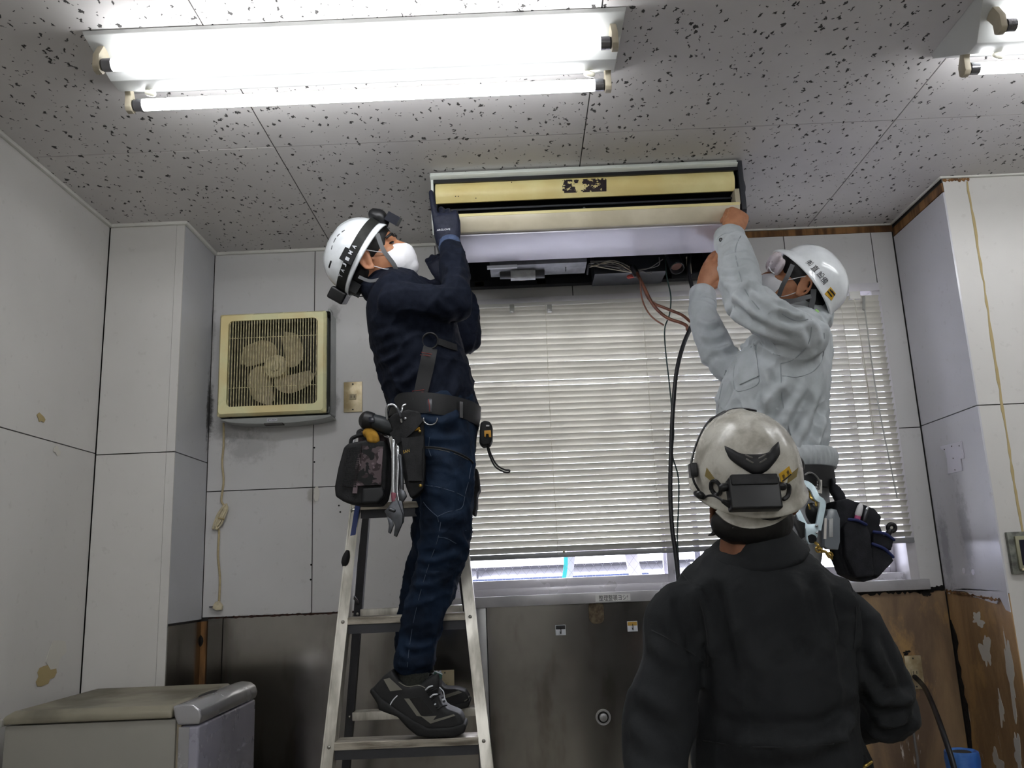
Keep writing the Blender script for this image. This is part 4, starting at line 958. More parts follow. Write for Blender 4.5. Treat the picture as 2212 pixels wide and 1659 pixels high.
part('lock_pin', tube([at(758, 1102, 2.575), at(770, 1101, 2.575)], .004, 8, 1), 'rivet', lad1); part('lock_pin', ell(at(759, 1102, 2.575), V((.004, 0, 0)), V((0, .006, 0)), V((0, 0, .009)), 10, 6), 'rivet', lad1)
part('lock_handle', limb([(751, 1190, 2.54, 4, .006), (748, 1203, 2.54, 8, .012), (745, 1216, 2.54, 8, .012), (743, 1223, 2.54, 4, .006)], 12), 'rubber_black', lad1)
# ================================================================== people
def pj(p):
    c = RM.transposed() @ (V(p) - EYE); return CX + F * c.x / c.z, CY + F * c.y / c.z
def folds(amp, scale=1.0, seed=0, axis=(0, 0, 1), n=5, sharp=2.2, keep=0.0):
    """cloth folds: warped ridges, mostly running along one direction"""
    r = np.random.RandomState(seed); ax = np.array(axis, float); ax /= np.linalg.norm(ax); ks = []
    for _ in range(n):
        k = r.normal(size=3); k -= ax * k.dot(ax) * .75; k = k / np.linalg.norm(k) * r.uniform(24, 70) * scale; ks.append((k, r.uniform(0, 6), r.normal(size=3) * 9 * scale, r.normal(size=3) * 14 * scale, r.uniform(.5, 1)))
    def f(co, no):
        out = np.zeros(len(co)); big = 0
        for k, ph, m1, m2, a in ks:
            w = np.sin(co @ m1 + ph) * 1.4 + np.sin(co @ m2 + 2 * ph) * .8
            s = 1 - np.abs(np.sin(co @ k * .5 + w)); g = .5 + .5 * np.sin(co @ m1 * .6 + ph * 3)
            out += a * g * s ** sharp; big += a * .5
        return (out - big * .22) * amp
    return f
def fmix(*fs):
    return lambda co, no: sum(f(co, no) for f in fs)
mat('skin', 'a27254', .5, var=.12, vscale=30, col2='946449', spec=.35); mat('skin_dark', '9a6a50', .5, var=.12, vscale=30, spec=.35)
mat('hair', '0b0a0a', .5, var=.3, vscale=120, stretch=(1, 1, .2)); mat('mask_white', 'd9d9de', .8, var=.05, bump=.2, bscale=60); mat('loop_white', 'dcdce0', .7, var=0)
mat('helmet_white', 'd6dade', .18, var=.06, vscale=9, col2='bfc3c6', coat=.3); mat('helmet_worn', 'b9b7ae', .3, var=.22, vscale=22, col2='8f8b80', coat=.15)
mat('strap_grey', '4a4b4d', .7, var=.1); mat('strap_black', '0e0f12', .6, var=.15); mat('headband', '12140f', .7, var=.2, vscale=40); mat('lamp_black', '0b0c0f', .4, var=.1); mat('lamp_smoke', '23252d', .2, var=0); mat('liner', '090a0e', .9, var=0); mat('lime', '9fd07a', .6, var=0)
mat('navy_fleece', '0a1120', .85, var=.25, vscale=50, bump=.25, bscale=300, spec=.2); mat('denim', '102034', .8, var=.35, vscale=14, col2='0a1422', bump=.3, bscale=700, spec=.2); mat('denim_stitch', '3a4656', .8, var=0); mat('denim_dark', '0a1422', .8, var=0)
mat('grey_twill', '9a9fa2', .75, var=.10, vscale=10, bump=.2, bscale=500, spec=.25, col2='8b9092'); mat('grey_seam', '7f8487', .8, var=0); mat('grey_trouser', '8b8d90', .8, var=.2, vscale=12, spec=.2); mat('charcoal_jacket', '222426', .8, var=.14, vscale=9, bump=.2, bscale=400, spec=.25); mat('charcoal_seam', '1e2023', .8, var=0); mat('dark_trouser', '17181b', .85, var=.2)
mat('glove_navy', '151a2c', .6, var=.3, vscale=80, bump=.4, bscale=500, spec=.3); mat('glove_cuff', '33415c', .8, var=.2, vscale=60, bump=.4, bscale=300)
mat('shoe_black', '17181a', .6, var=.25, vscale=20); mat('shoe_sole', '0e0f10', .7, var=.1, bump=.3, bscale=90); mat('shoe_grey', '6b6960', .6, var=.15); mat('shoe_green', '0f4234', .6, var=.1); mat('sock', '32342f', .95, var=.3, vscale=200); mat('eye_dark', '120c0a', .2, var=0); mat('sticker_yellow', 'd3a62c', .5, var=.06)

def frame(up_px, front_px, tilt=0.0):
    """head axes from two photo directions (flat to the picture) with a turn towards the viewer"""
    u = pdir(*up_px); f = pdir(*front_px); f = (f - u * f.dot(u)).normalized(); s = u.cross(f)
    if s.dot(_f) > 0: s = -s                          # s points to the viewer's side
    if tilt: f, s = (f * math.cos(tilt) + s * math.sin(tilt)).normalized(), (s * math.cos(tilt) - f * math.sin(tilt)).normalized()
    return u, f, s
def head_parts(c, u, f, s, k=1.0, neck_to=None, neck_r=.058):
    def P(a, b, d): return c + (f * a + u * b + s * d) * k
    E = lambda a, b, d, rf, ru, rs: ell(P(a, b, d), f * rf * k, s * rs * k, u * ru * k, 24, 14)
    ps = [E(-.012, .035, 0, .098, .085, .076), E(.022, -.03, 0, .070, .082, .064), E(.050, -.088, 0, .030, .026, .032), E(.03, -.06, 0, .062, .05, .054),
          E(.076, .018, .0, .016, .014, .045), tube([P(.082, .008, 0), P(.098, -.014, 0), P(.108, -.034, 0)], [.008 * k, .011 * k, .014 * k], 10), E(.094, -.037, .0, .012, .009, .019), E(.080, -.060, 0, .014, .007, .024),
          E(.055, -.020, .042, .026, .022, .018), E(.055, -.020, -.042, .026, .022, .018)]
    for sg in (-1, 1):                                # ears: rim, lobe
        b = P(-.006, -.012, .072 * sg); rim = []
        for t in np.linspace(-.3, 1.25, 9):
            a = math.pi * (t + .0); rim.append(b + (f * (-.016 * math.sin(a) - .004) + u * (.031 * math.cos(a)) + s * (sg * (.010 + .007 * math.sin(a)))) * k)
        ps.append(tube(rim, .0048 * k, 8, 3)); ps.append(ell(b + s * (.004 * sg * k), f * .016 * k, s * .007 * k, u * .027 * k, 14, 8)); ps.append(ell(b + (u * -.029 + f * .004 + s * (sg * .008)) * k, f * .008 * k, s * .006 * k, u * .009 * k, 10, 6))
    if neck_to is not None:
        ps.append(tube([P(-.03, -.02, 0), P(-.022, -.09, 0), (P(-.022, -.09, 0) + neck_to) / 2, neck_to], [neck_r * .95, neck_r * .95, neck_r, neck_r * 1.25], 20))
    return ps
def face_bits(parent, c, u, f, s, k=1.0):
    def P(a, b, d): return c + (f * a + u * b + s * d) * k
    for sg in (-1, 1):
        e = add('eye', raw('eye', *ell(P(.076, .002, .031 * sg), f * .010 * k, s * .011 * k, u * .0045 * k, 12, 8)), 'eye_dark', parent, smooth=True)
        add('eyebrow', raw('eyebrow', *tube([P(.090, .020, .014 * sg), P(.090, .026, .030 * sg), P(.074, .021, .047 * sg)], .0042 * k, 8)), 'hair', parent, smooth=True)
def cut(me, co, no):
    bm = bmesh.new(); bm.from_mesh(me); g = bm.verts[:] + bm.edges[:] + bm.faces[:]
    r = bmesh.ops.bisect_plane(bm, geom=g, plane_co=co, plane_no=no, clear_inner=True)
    es = [e for e in r['geom_cut'] if isinstance(e, bmesh.types.BMEdge)]; bmesh.ops.holes_fill(bm, edges=[e for e in bm.edges if len(e.link_faces) == 1], sides=0)
    bm.to_mesh(me); bm.free(); return me
def make_hair(parent, c, u, f, s, k=1.0, nape=-.06, front=.055, m='hair', extra=()):
    def P(a, b, d): return c + (f * a + u * b + s * d) * k
    E = lambda a, b, d, rf, ru, rs: ell(P(a, b, d), f * rf * k, s * rs * k, u * ru * k, 24, 14)
    me = fuse([E(-.014, .037, 0, .102, .088, .080), E(-.050, -.03, 0, .054, .05, .068)] + list(extra), .005, 3, disp=folds(.0014, 3.0, 5, tuple(u), 4))
    cut(me, P(front, 0, 0), -(f * .8 - u * .55).normalized())
    return add('hair', me, m, parent, smooth='all')
def make_helmet(parent, c, u, f, s, L=.272, Wd=.226, Ht=.150, visor=.0, m='helmet_white', ridge=.006, lip=.010):
    """hard hat shell: c is the middle of the rim"""
    nu, nv = 56, 16; rs = []
    def pt(th, t, off=0.0):
        ct, st = math.cos(th), math.sin(th); r = (max(0, 1 - t ** 2.5)) ** (1 / 2.3); a, b = (L / 2) * r - off, (Wd / 2) * r - off
        rd = 0
        if ridge and abs(st * b) < .075 and t > .12:
            d = abs(st * b); rd = ridge * (1 - min(1, max(0, (d - .012) / .008))) * min(1, (t - .12) * 5) + ridge * .5 * (1 - min(1, abs(d - .045) / .010)) * min(1, max(0, t - .35) * 5)
        return c + f * (a * ct) + s * (b * st) + u * (Ht * t - off * (t > .9) + rd * (t ** .5))
    def lipr(th, out, dz):
        ct, st = math.cos(th), math.sin(th); v = visor * max(0, ct) ** 1.6
        return c + f * ((L / 2 + out + v) * ct) + s * ((Wd / 2 + out + v * .3) * st) + u * (dz - v * .30)
    A = [2 * math.pi * j / nu for j in range(nu)]
    rs.append([pt(a, 0, .005) + u * .003 for a in A]); rs.append([lipr(a, lip - .002, -.009) for a in A]); rs.append([lipr(a, lip, -.006) for a in A]); rs.append([lipr(a, lip * .8, -.001) for a in A]); rs.append([lipr(a, .001, .010) for a in A])
    for i in range(1, nv + 1): rs.append([pt(a, .07 + .93 * (i / nv) ** .8 * .995) for a in A])
    inner = [[pt(a, t, .005) for a in A] for t in (.96, .8, .5, .2, .02)]
    vs, fs = rings(rs, cap=False); n0 = len(vs); fs.append(tuple(range(n0 - nu, n0)))
    me = raw('helmet', vs, fs); o = add('helmet', me, m, parent, smooth='all')
    vs, fs = rings(inner[::-1], cap=False); k0 = len(vs); fs.append(tuple(range(k0 - nu, k0)))
    add('liner', raw('liner', *(vs, fs)), 'liner', o, smooth='all')
    return o
def hand_parts(w, d, n, t, size=1.0, curl=(20, 20, 20, 20), curl2=None, thumb=(35, 20), spread=.0, r=.0088):
    """w wrist point, d finger direction, n back-of-hand normal, t thumb side. curl bends towards the palm"""
    d, n = V(d).normalized(), V(n).normalized(); n = (n - d * n.dot(d)).normalized(); t = V(t); t = (t - d * t.dot(d) - n * t.dot(n)).normalized(); k = size; ps = []
    def sec(o_, a, b, y=0.0): return [w + d * (o_ * k) + t * (a * k * math.cos(x) + y * k) + n * (b * k * math.sin(x)) for x in np.linspace(0, 2 * math.pi, 20, endpoint=False)]
    ps.append(rings([sec(-.045, .027, .021), sec(-.02, .028, .021), sec(0, .030, .020), sec(.03, .038, .018), sec(.06, .042, .016), sec(.085, .041, .014), sec(.095, .036, .009)]))
    lens = ((.043, .026, .020), (.048, .030, .021), (.045, .028, .020), (.034, .021, .018))
    for i in range(4):
        y = .031 - .0205 * i; base = w + d * ((.086 - .004 * abs(i - 1)) * k) + t * (y * k)
        a1 = math.radians(curl[i]); a2 = math.radians((curl2 or curl)[i]); dirs = []; a = 0.0; pts = [base - d * (.02 * k), base]; rr = [r * 1.02 * k, r * 1.05 * k]
        dd = (d + t * (spread * (1.5 - i))).normalized(); p = base
        for q, (ln, aa) in enumerate(zip(lens[i], (a1, a2, a2 * .7))):
            a += aa; v = dd * math.cos(a) - n * math.sin(a); p = p + v * (ln * k); pts.append(p - v * (ln * k * .5)); pts.append(p); rr += [r * (.98 - .06 * q) * k, r * (1.0 - .08 * q) * k]
        ps.append(tube(pts, rr, 12, 3))
    b = w + d * (.018 * k) + t * (.026 * k) - n * (.008 * k); a1, a2 = math.radians(thumb[0]), math.radians(thumb[1])
    v1 = (d * math.cos(a1) + t * math.sin(a1) - n * .45).normalized(); v2 = (d * math.cos(a1 - a2) + t * math.sin(a1 - a2) - n * .5).normalized()
    p1 = b + v1 * (.045 * k); p2 = p1 + v2 * (.032 * k); p3 = p2 + v2 * (.024 * k)
    ps.append(tube([b - v1 * .01 * k, b + v1 * .02 * k, p1, p2, p3], [.016 * k, .0155 * k, .0115 * k, .0108 * k, .009 * k], 12, 4)); return ps
def shrink(st, q=.62, dq=.66): return [(a, b, y, w * q, d * dq) for a, b, y, w, d in st]
def chin_strap(parent, bvh, rows, m, w=.007):
    for r_ in rows: seam('chin_strap', bvh, r_, .0012, m, parent, .0015, 6, w)

FOLD1 = [([(800, 735), (840, 722), (880, 715)], 0.0056, .012), ([(806, 758), (850, 742), (900, 735)], 0.0056, .012), ([(815, 790), (860, 765), (905, 752)], 0.0049, .012), ([(825, 815), (865, 790), (895, 765)], 0.0042, .012), ([(870, 690), (910, 700), (950, 698)], 0.0056, .012), ([(930, 640), (958, 665), (985, 690)], 0.0042, .012), ([(915, 650), (940, 675), (960, 694)], 0.0042, .010), ([(960, 545), (985, 550), (1000, 558)], 0.0042, .010), ([(958, 575), (985, 582), (1008, 585)], 0.0042, .010), ([(845, 850), (880, 820), (900, 795)], 0.0042, .012), ([(1000, 790), (985, 830), (980, 868)], 0.0042, .012)]
FOLDJ = [([(905, 1215), (950, 1212), (1000, 1195)], .009, .012), ([(900, 1240), (945, 1238), (990, 1215)], .009, .011), ([(890, 1262), (935, 1262), (982, 1240)], .008, .011), ([(870, 1395), (900, 1402), (940, 1390)], .009, .010), ([(860, 1415), (895, 1424), (935, 1412)], .009, .010), ([(855, 1434), (890, 1440), (935, 1432)], .008, .009), ([(985, 1150), (1005, 1175), (1015, 1195)], .007, .010), ([(920, 945), (960, 950), (1010, 942)], .006, .012), ([(950, 1310), (945, 1350), (935, 1380)], .006, .012), ([(925, 1100), (960, 1120), (1010, 1118)], .005, .014)]
FOLD2 = [([(1560, 650), (1590, 685), (1640, 715), (1700, 740)], .012, .014), ([(1575, 620), (1615, 665), (1665, 700), (1730, 720)], .011, .013), ([(1600, 600), (1635, 640), (1690, 670)], .010, .012), ([(1640, 615), (1660, 640), (1700, 655)], .009, .010), ([(1595, 700), (1650, 750), (1705, 775)], .012, .015), ([(1552, 580), (1580, 585), (1620, 575)], .008, .011), ([(1555, 560), (1590, 550), (1625, 545)], .007, .010), ([(1560, 612), (1600, 618), (1640, 600)], .008, .011),
    ([(1705, 820), (1675, 850), (1640, 880)], .012, .016), ([(1745, 830), (1710, 880), (1690, 930)], .011, .016), ([(1775, 830), (1750, 890), (1735, 950)], .011, .016), ([(1650, 790), (1660, 830), (1672, 880)], .010, .013), ([(1640, 840), (1655, 870), (1660, 895)], .010, .012), ([(1590, 850), (1575, 880), (1565, 900)], .010, .013), ([(1785, 900), (1770, 940), (1760, 970)], .010, .013), ([(1735, 900), (1728, 945), (1722, 975)], .009, .012), ([(1700, 770), (1730, 775), (1765, 765)], .008, .012),
    ([(1505, 690), (1530, 700), (1562, 690)], .009, .011), ([(1510, 725), (1540, 730), (1572, 715)], .010, .012), ([(1530, 755), (1560, 755), (1590, 745)], .009, .012), ([(1565, 745), (1590, 755), (1610, 745)], .009, .010), ([(1750, 690), (1765, 715), (1770, 745)], .009, .012), ([(1690, 668), (1715, 682), (1745, 680)], .008, .009)]
FOLD3 = [([(1640, 1240), (1660, 1330), (1690, 1440)], 0.0150, .022), ([(1590, 1250), (1600, 1350), (1650, 1470)], 0.0135, .022), ([(1720, 1230), (1750, 1330), (1790, 1430)], 0.0150, .018), ([(1765, 1230), (1790, 1310), (1810, 1400)], 0.0150, .016), ([(1690, 1230), (1710, 1320), (1730, 1400)], 0.0120, .018), ([(1505, 1260), (1530, 1340), (1540, 1430)], 0.0180, .014), ([(1480, 1270), (1500, 1340), (1515, 1420)], 0.0150, .012), ([(1830, 1270), (1842, 1340), (1846, 1410)], 0.0180, .013), ([(1540, 1590), (1620, 1600), (1750, 1600), (1835, 1580)], 0.0180, .014), ([(1540, 1625), (1650, 1632), (1800, 1625)], 0.0150, .014), ([(1800, 1600), (1820, 1570), (1845, 1550)], 0.0150, .012),
    ([(1400, 1380), (1440, 1420), (1500, 1440)], .005, .014), ([(1380, 1490), (1430, 1530), (1480, 1540)], .007, .016), ([(1355, 1560), (1400, 1600), (1470, 1640)], .006, .016), ([(1880, 1380), (1905, 1440), (1930, 1500)], 0.0135, .014), ([(1900, 1500), (1935, 1515), (1985, 1505)], 0.0150, .013), ([(1890, 1550), (1920, 1560), (1965, 1548)], 0.0150, .012), ([(1860, 1450), (1890, 1500), (1905, 1530)], 0.0150, .013)]
# ------------------------------------------------------------------ worker on the ladder, navy fleece
p1_ = thing('person', V((-.28, 2.5, at(900, 1594, 2.45).z)), 'worker in navy fleece and jeans on the stepladder holding the unit\'s left end', 'person')
T1 = [(828, 612, 2.50, 44, .085), (850, 636, 2.50, 66, .160), (876, 686, 2.50, 88, .185), (900, 745, 2.50, 97, .175), (915, 800, 2.50, 97, .165), (930, 850, 2.50, 96, .158), (936, 893, 2.50, 96, .156)]
UA = [(845, 652, 2.37, 46, .066), (900, 656, 2.34, 44, .062), (950, 657, 2.36, 41, .058), (982, 655, 2.39, 35, .052)]
FA = [(979, 666, 2.38, 37, .054), (985, 640, 2.40, 33, .052), (985, 600, 2.44, 31, .047), (978, 562, 2.48, 28, .043), (973, 536, 2.51, 25, .039)]
UB = [(920, 690, 2.66, 44, .062), (980, 724, 2.72, 38, .056), (1010, 742, 2.74, 31, .05)]
FB = [(1010, 744, 2.74, 32, .05), (1009, 700, 2.76, 30, .047), (1000, 650, 2.79, 28, .042), (980, 612, 2.82, 25, .038)]
PV = [(938, 872, 2.5, 90, .155), (944, 930, 2.5, 90, .165), (956, 990, 2.5, 76, .160)]
TA = [(962, 920, 2.44, 62, .085), (968, 1000, 2.42, 59, .085), (965, 1080, 2.41, 58, .08), (962, 1150, 2.41, 57, .073), (960, 1200, 2.42, 52, .066)]
SA = [(957, 1180, 2.42, 56, .068), (944, 1240, 2.43, 50, .065), (919, 1320, 2.44, 46, .06), (904, 1385, 2.45, 42, .056), (895, 1420, 2.45, 45, .058), (893, 1444, 2.45, 43, .055)]
TB = [(948, 930, 2.57, 60, .08), (950, 1020, 2.60, 56, .08), (943, 1120, 2.64, 54, .075), (935, 1200, 2.68, 48, .066)]
SB = [(937, 1185, 2.68, 48, .066), (915, 1260, 2.72, 45, .06), (902, 1330, 2.77, 42, .056), (895, 1400, 2.83, 42, .054), (905, 1436, 2.86, 40, .05)]
u1, f1, s1 = frame((-.50, -.866), (.866, -.50), .10)
hc1 = at(806, 556, 2.49)
body = fuse(head_parts(hc1, u1, f1, s1, 1.0, at(842, 628, 2.50), .060) + [limb(shrink(x)) for x in (T1, UA, FA, UB, FB, PV, TA, SA, TB, SB)], .0048, 3)
bo1 = add('body', body, 'skin', p1_, smooth='all'); face_bits(bo1, hc1, u1, f1, s1)
make_hair(p1_, hc1, u1, f1, s1)
sw = add('fleece_top', creases(fuse([limb(x) for x in (T1, UA, FA, UB, FB)] + [limb([(812, 640, 2.50, 44, .08), (838, 604, 2.50, 40, .072), (852, 592, 2.50, 36, .066)])], .0055, 5, disp=folds(.009, 1.2, 3, (.6, 0, .8), 6)), FOLD1), 'navy_fleece', p1_, smooth='all')
# knees and seat of the jeans
jn = add('jeans', creases(fuse([limb(x) for x in (PV, TA, SA, TB, SB)], .0055, 4, disp=fmix(folds(.006, 1.2, 8, (1, 0, -.35), 6), folds(.003, 2.2, 9, (1, 0, .2), 4))), FOLDJ), 'denim', p1_, smooth='all')
jb = bvh_of(jn)
for ln in ([(928, 945), (926, 970), (931, 985)], [(952, 1128), (946, 1165), (928, 1215), (908, 1280), (893, 1345), (884, 1400), (880, 1440)], [(918, 1048), (945, 1052), (980, 1062), (1001, 1072)], [(1018, 1005), (1012, 1040), (1004, 1070), (998, 1098), (970, 1105), (945, 1116)], [(945, 1116), (925, 1098), (915, 1085)], [(945, 1116), (948, 1130)], [(946, 1160), (965, 1163), (985, 1174)]):
    seam('jeans_stitch', jb, ln, .0010, 'denim_stitch', jn, .0002)
seam('pocket_zip', jb, [(915, 966), (945, 967), (985, 977), (1014, 992), (1021, 1000)], .0028, 'strap_black', jn, .001); seam('jeans_stitch', jb, [(917, 968), (946, 971), (985, 981), (1012, 994)], .0006, 'shoe_grey', jn, .0008)
swb = bvh_of(sw)
# mask with ear loops
def face_mask(parent, c, u, f, s, k=1.0):
    def P(a, b, d): return c + (f * a + u * b + s * d) * k
    me = fuse([ell(P(.050, -.052, 0), f * .072 * k, s * .070 * k, u * .060 * k, 26, 14), ell(P(.082, -.040, 0), f * .042 * k, s * .036 * k, u * .036 * k, 20, 12), ell(P(.07, -.08, 0), f * .045 * k, s * .046 * k, u * .036 * k, 20, 12)], .0045, 5, disp=folds(.0016, 1.6, 3, tuple(s), 4))
    cut(me, P(.040, 0, 0), (f * .95 + u * .25).normalized())
    o = add('face_mask', me, 'mask_white', parent, smooth='all')
    for sg in (-1, 1):
        add('ear_loop', raw('ear_loop', *tube([P(.052, -.022, .066 * sg), P(.03, -.006, .074 * sg), P(.004, .014, .082 * sg), P(-.012, .016, .085 * sg)], .0014 * k, 6)), 'loop_white', o, smooth=True)
        add('ear_loop', raw('ear_loop', *tube([P(.048, -.076, .058 * sg), P(.024, -.062, .068 * sg), P(.002, -.040, .080 * sg)], .0014 * k, 6)), 'loop_white', o, smooth=True)
    return o
face_mask(p1_, hc1, u1, f1, s1)
# helmet, worn tilted back
hu1, hf1, hs1 = frame((-.876, -.486), (.486, -.876), .10)
hcn = at(791, 561, 2.49)
h1 = make_helmet(p1_, hcn, hu1, hf1, hs1, .240, .206, .124, 0, 'helmet_white', .005, .006)
def ring_band(c, u, f, s, L, Wd, z0, z1, th=.003, lead=0.0, tilt=0.0, n=48):
    def rg(z, o_): return [c + f * ((L / 2 + o_) * math.cos(a)) + s * ((Wd / 2 + o_) * math.sin(a)) + u * (z + tilt * math.cos(a)) for a in [2 * math.pi * j / n for j in range(n)]]
    return rings([rg(z0, 0), rg(z0, th), rg(z1, th), rg(z1, 0), rg(z0, 0)], cap=False)
add('lamp_band', raw('lamp_band', *ring_band(hcn, hu1, hf1, hs1, .243, .209, .008, .036, .003, tilt=.004)), 'headband', h1, smooth=True)
for a in (-.55, -.2, .2, .55):
    p = hcn + hf1 * (.133 * math.sin(a)) + hs1 * (.1165 * math.cos(a)) + hu1 * .025
# band buckle and small printed letters
def bandpoint(a, z, o_=.004): return hcn + hf1 * ((.1215 + o_) * math.sin(a)) + hs1 * ((.1045 + o_) * math.cos(a)) + hu1 * z
add('band_buckle', raw('band_buckle', *obox(bandpoint(-.08, .028, .006), hf1 * .020, hs1 * .005, hu1 * .019)), 'strap_black', h1)
for i, ch in enumerate('TAJIMA'):
    a = -.62 + .16 * i; lettering('band_print', ch, bandpoint(a, .025, .0085 if i in (2, 3, 4) else .005) + hs1 * .004, (hf1 * math.cos(a) - hs1 * math.sin(a)), hu1, .010, 'print_white', h1, .012, .0004, .02)
add('head_lamp', raw('head_lamp', *tube([hcn + hf1 * .126 + hu1 * .008, hcn + hf1 * .134 + hu1 * .026, hcn + hf1 * .134 + hu1 * .042], [.020, .024, .020], 16, 4)), 'lamp_black', h1, smooth=True)
add('lamp_visor', raw('lamp_visor', *obox(hcn + hf1 * .150 + hu1 * -.018 + hs1 * .01, hf1 * .014, hs1 * .020, hu1 * .020)), 'lamp_smoke', h1)
add('battery_pack', bevel(raw('battery_pack', *obox(hcn + hf1 * -.136 + hu1 * .020 + hs1 * .01, hf1 * .020, hs1 * .036, hu1 * .027)), .008, 3), 'lamp_black', h1, smooth=True)
add('battery_cable', raw('battery_cable', *tube([at(760, 636, 2.46), at(772, 640, 2.46), at(786, 640, 2.48)], .0018, 6)), 'strap_black', h1, smooth=True)
add('size_dial', raw('size_dial', *obox(at(764, 622, 2.48), pdir(1, .6) * .022, V((0, .02, 0)), pdir(-.6, 1) * .016)), 'strap_black', h1)
hb1 = bvh_of(bo1, sw)
add('chin_strap', raw('chin_strap', *strip([at(815, 505, 2.395), at(828, 540, 2.385), at(850, 570, 2.395), at(858, 588, 2.41), at(868, 600, 2.43)], .0065, .0012, V((0, -1, 0)))), 'strap_grey', h1, smooth=True)
add('chin_strap', raw('chin_strap', *strip([at(775, 598, 2.40), at(800, 607, 2.39), at(830, 600, 2.392), at(856, 586, 2.408)], .0050, .0012, V((0, -1, 0)))), 'strap_grey', h1, smooth=True)
for k in range(7):
    f_ = k / 6; a = math.radians(130 + 46 * f_); p = hcn + hf1 * (.115 * math.cos(a)) + hu1 * (.125 * math.sin(a)) + hs1 * .055
hbv = bvh_of(h1)
for q in ([(716, 538), (718, 530)], [(721, 523), (725, 515)], [(729, 510), (734, 505)], [(739, 501), (745, 497)]): seam('vent_slot', hbv, [q[0], ((q[0][0] + q[1][0]) / 2, (q[0][1] + q[1][1]) / 2), q[1]], .0022, 'strap_grey', h1, -.0006, 6)
seam('helmet_vent', hbv, [(711, 577), (713, 571), (715, 565)], .0035, 'strap_black', h1, -.001, 6)
# gloves
gw = at(972, 527, 2.525)
g1 = add('glove', fuse(hand_parts(gw, pdir(-.16, -1) + V((0, .08, 0)), V((0, -1, .1)), pdir(-1, .1), 1.04, (4, 46, 50, 48), (6, 42, 46, 44), (8, 12), .01, .0098), .0036, 2), 'glove_navy', p1_, smooth='all')
add('glove_cuff', raw('glove_cuff', *limb([(971, 518, 2.52, 22, .030), (972, 528, 2.52, 24, .034), (972, 538, 2.515, 25, .036)], 20)), 'glove_cuff', g1, smooth=True)
gb = bvh_of(g1); s_, n_ = onsurf(gb, 957, 496)
if s_ is not None: lettering('glove_print', 'AIRGLOVE', s_, pdir(1, -.05), pdir(-.05, -1), .045, 'print_white', g1, .006, .0008, 0, gb)
add('glove', fuse(hand_parts(at(972, 610, 2.82), pdir(-.5, -.9) + V((0, .1, 0)), V((0, -1, -.2)), pdir(-1, .3), 1.0, (40, 45, 50, 50), (60, 60, 60, 60), (60, 30), .0, .0098), .0042, 2), 'glove_navy', p1_, smooth='all')
# safety shoes
def shoe(poly_up, poly_sole, Yc, hw, parent, details=True):
    uppr = fuse([prism([at(a, b, Yc - hw) for a, b in poly_up], (0, 2 * hw, 0))], .0042, 10, .6)
    o = add('shoe', uppr, 'shoe_black', parent, smooth='all')
    sl = fuse([prism([at(a, b, Yc - hw - .004) for a, b in poly_sole], (0, 2 * hw + .008, 0))], .0038, 3, .5); add('sole', sl, 'shoe_sole', o, smooth='all'); return o
up = [(846, 1447), (826, 1462), (803, 1488), (808, 1506), (850, 1536), (885, 1562), (915, 1578), (960, 1580), (1000, 1572), (1001, 1558), (992, 1542), (966, 1532), (955, 1522), (946, 1500), (950, 1470), (946, 1453), (930, 1462), (905, 1480), (880, 1483), (862, 1470)]
so = [(800, 1486), (798, 1496), (815, 1522), (817, 1534), (835, 1541), (858, 1549), (878, 1572), (900, 1590), (935, 1594), (980, 1592), (1003, 1584), (1007, 1570), (1003, 1563), (975, 1572), (925, 1574), (895, 1558), (860, 1535), (825, 1510), (810, 1492)]
s1_ = shoe(up, so, 2.45, .047, p1_)
sb = bvh_of(s1_)
for nm, q, m_ in (('shoe_panel', [(829, 1468), (841, 1464), (869, 1490), (843, 1493)], 'shoe_grey'), ('shoe_panel', [(873, 1509), (884, 1509), (911, 1548), (900, 1546)], 'shoe_grey'), ('shoe_panel', [(900, 1540), (911, 1548), (943, 1546), (930, 1563)], 'shoe_grey'), ('shoe_panel', [(930, 1563), (934, 1556), (980, 1543), (984, 1546)], 'shoe_grey'), ('shoe_panel', [(884, 1509), (908, 1505), (936, 1540), (912, 1547)], 'hair')):
    patch(nm, sb, q, m_, s1_, .0002, .0012, 6, 4)
seam('shoe_piping', sb, [(862, 1474), (880, 1484), (905, 1480), (918, 1486)], .0014, 'shoe_grey', s1_, .0005)
seam('pull_tab', sb, [(842, 1525), (848, 1513), (858, 1503)], .0016, 'print_white', s1_, .0015)
add('shoe_tongue', raw('shoe_tongue', *strip([at(930, 1474, 2.43), at(943, 1464, 2.43), at(948, 1453, 2.43)], .011, .012, V((0, -1, 0)))), 'shoe_green', s1_, smooth=True)
rnd = random.Random(3)
for k in range(9):
    f_ = k / 8; x0, y0 = 920 + 26 * f_, 1490 + 42 * f_
    a, b = onsurf(sb, x0, y0, .002, 2.41)[0], onsurf(sb, x0 + 16 + rnd.uniform(-3, 3), y0 - 9 + rnd.uniform(-4, 4), .004, 2.42)[0]
    if a and b: add('lace', raw('lace', *tube([a, (a + b) / 2 + V((0, -.006, .003)), b], .0022, 6)), 'strap_black' if k % 3 else 'print_white', s1_, smooth=True)
add('lace', raw('lace', *tube([at(950, 1485, 2.39), at(958, 1494, 2.385), at(960, 1506, 2.385), at(964, 1516, 2.385)], .0013, 6)), 'print_white', s1_, smooth=True)
add('sock', raw('sock', *limb([(893, 1432, 2.45, 36, .045), (893, 1460, 2.45, 34, .042), (888, 1490, 2.45, 34, .040)])), 'sock', p1_, smooth=True)
upb = [(880, 1450), (868, 1468), (866, 1500), (885, 1520), (930, 1531), (985, 1533), (1010, 1524), (1013, 1510), (1004, 1494), (985, 1488), (960, 1488), (945, 1470), (940, 1455)]
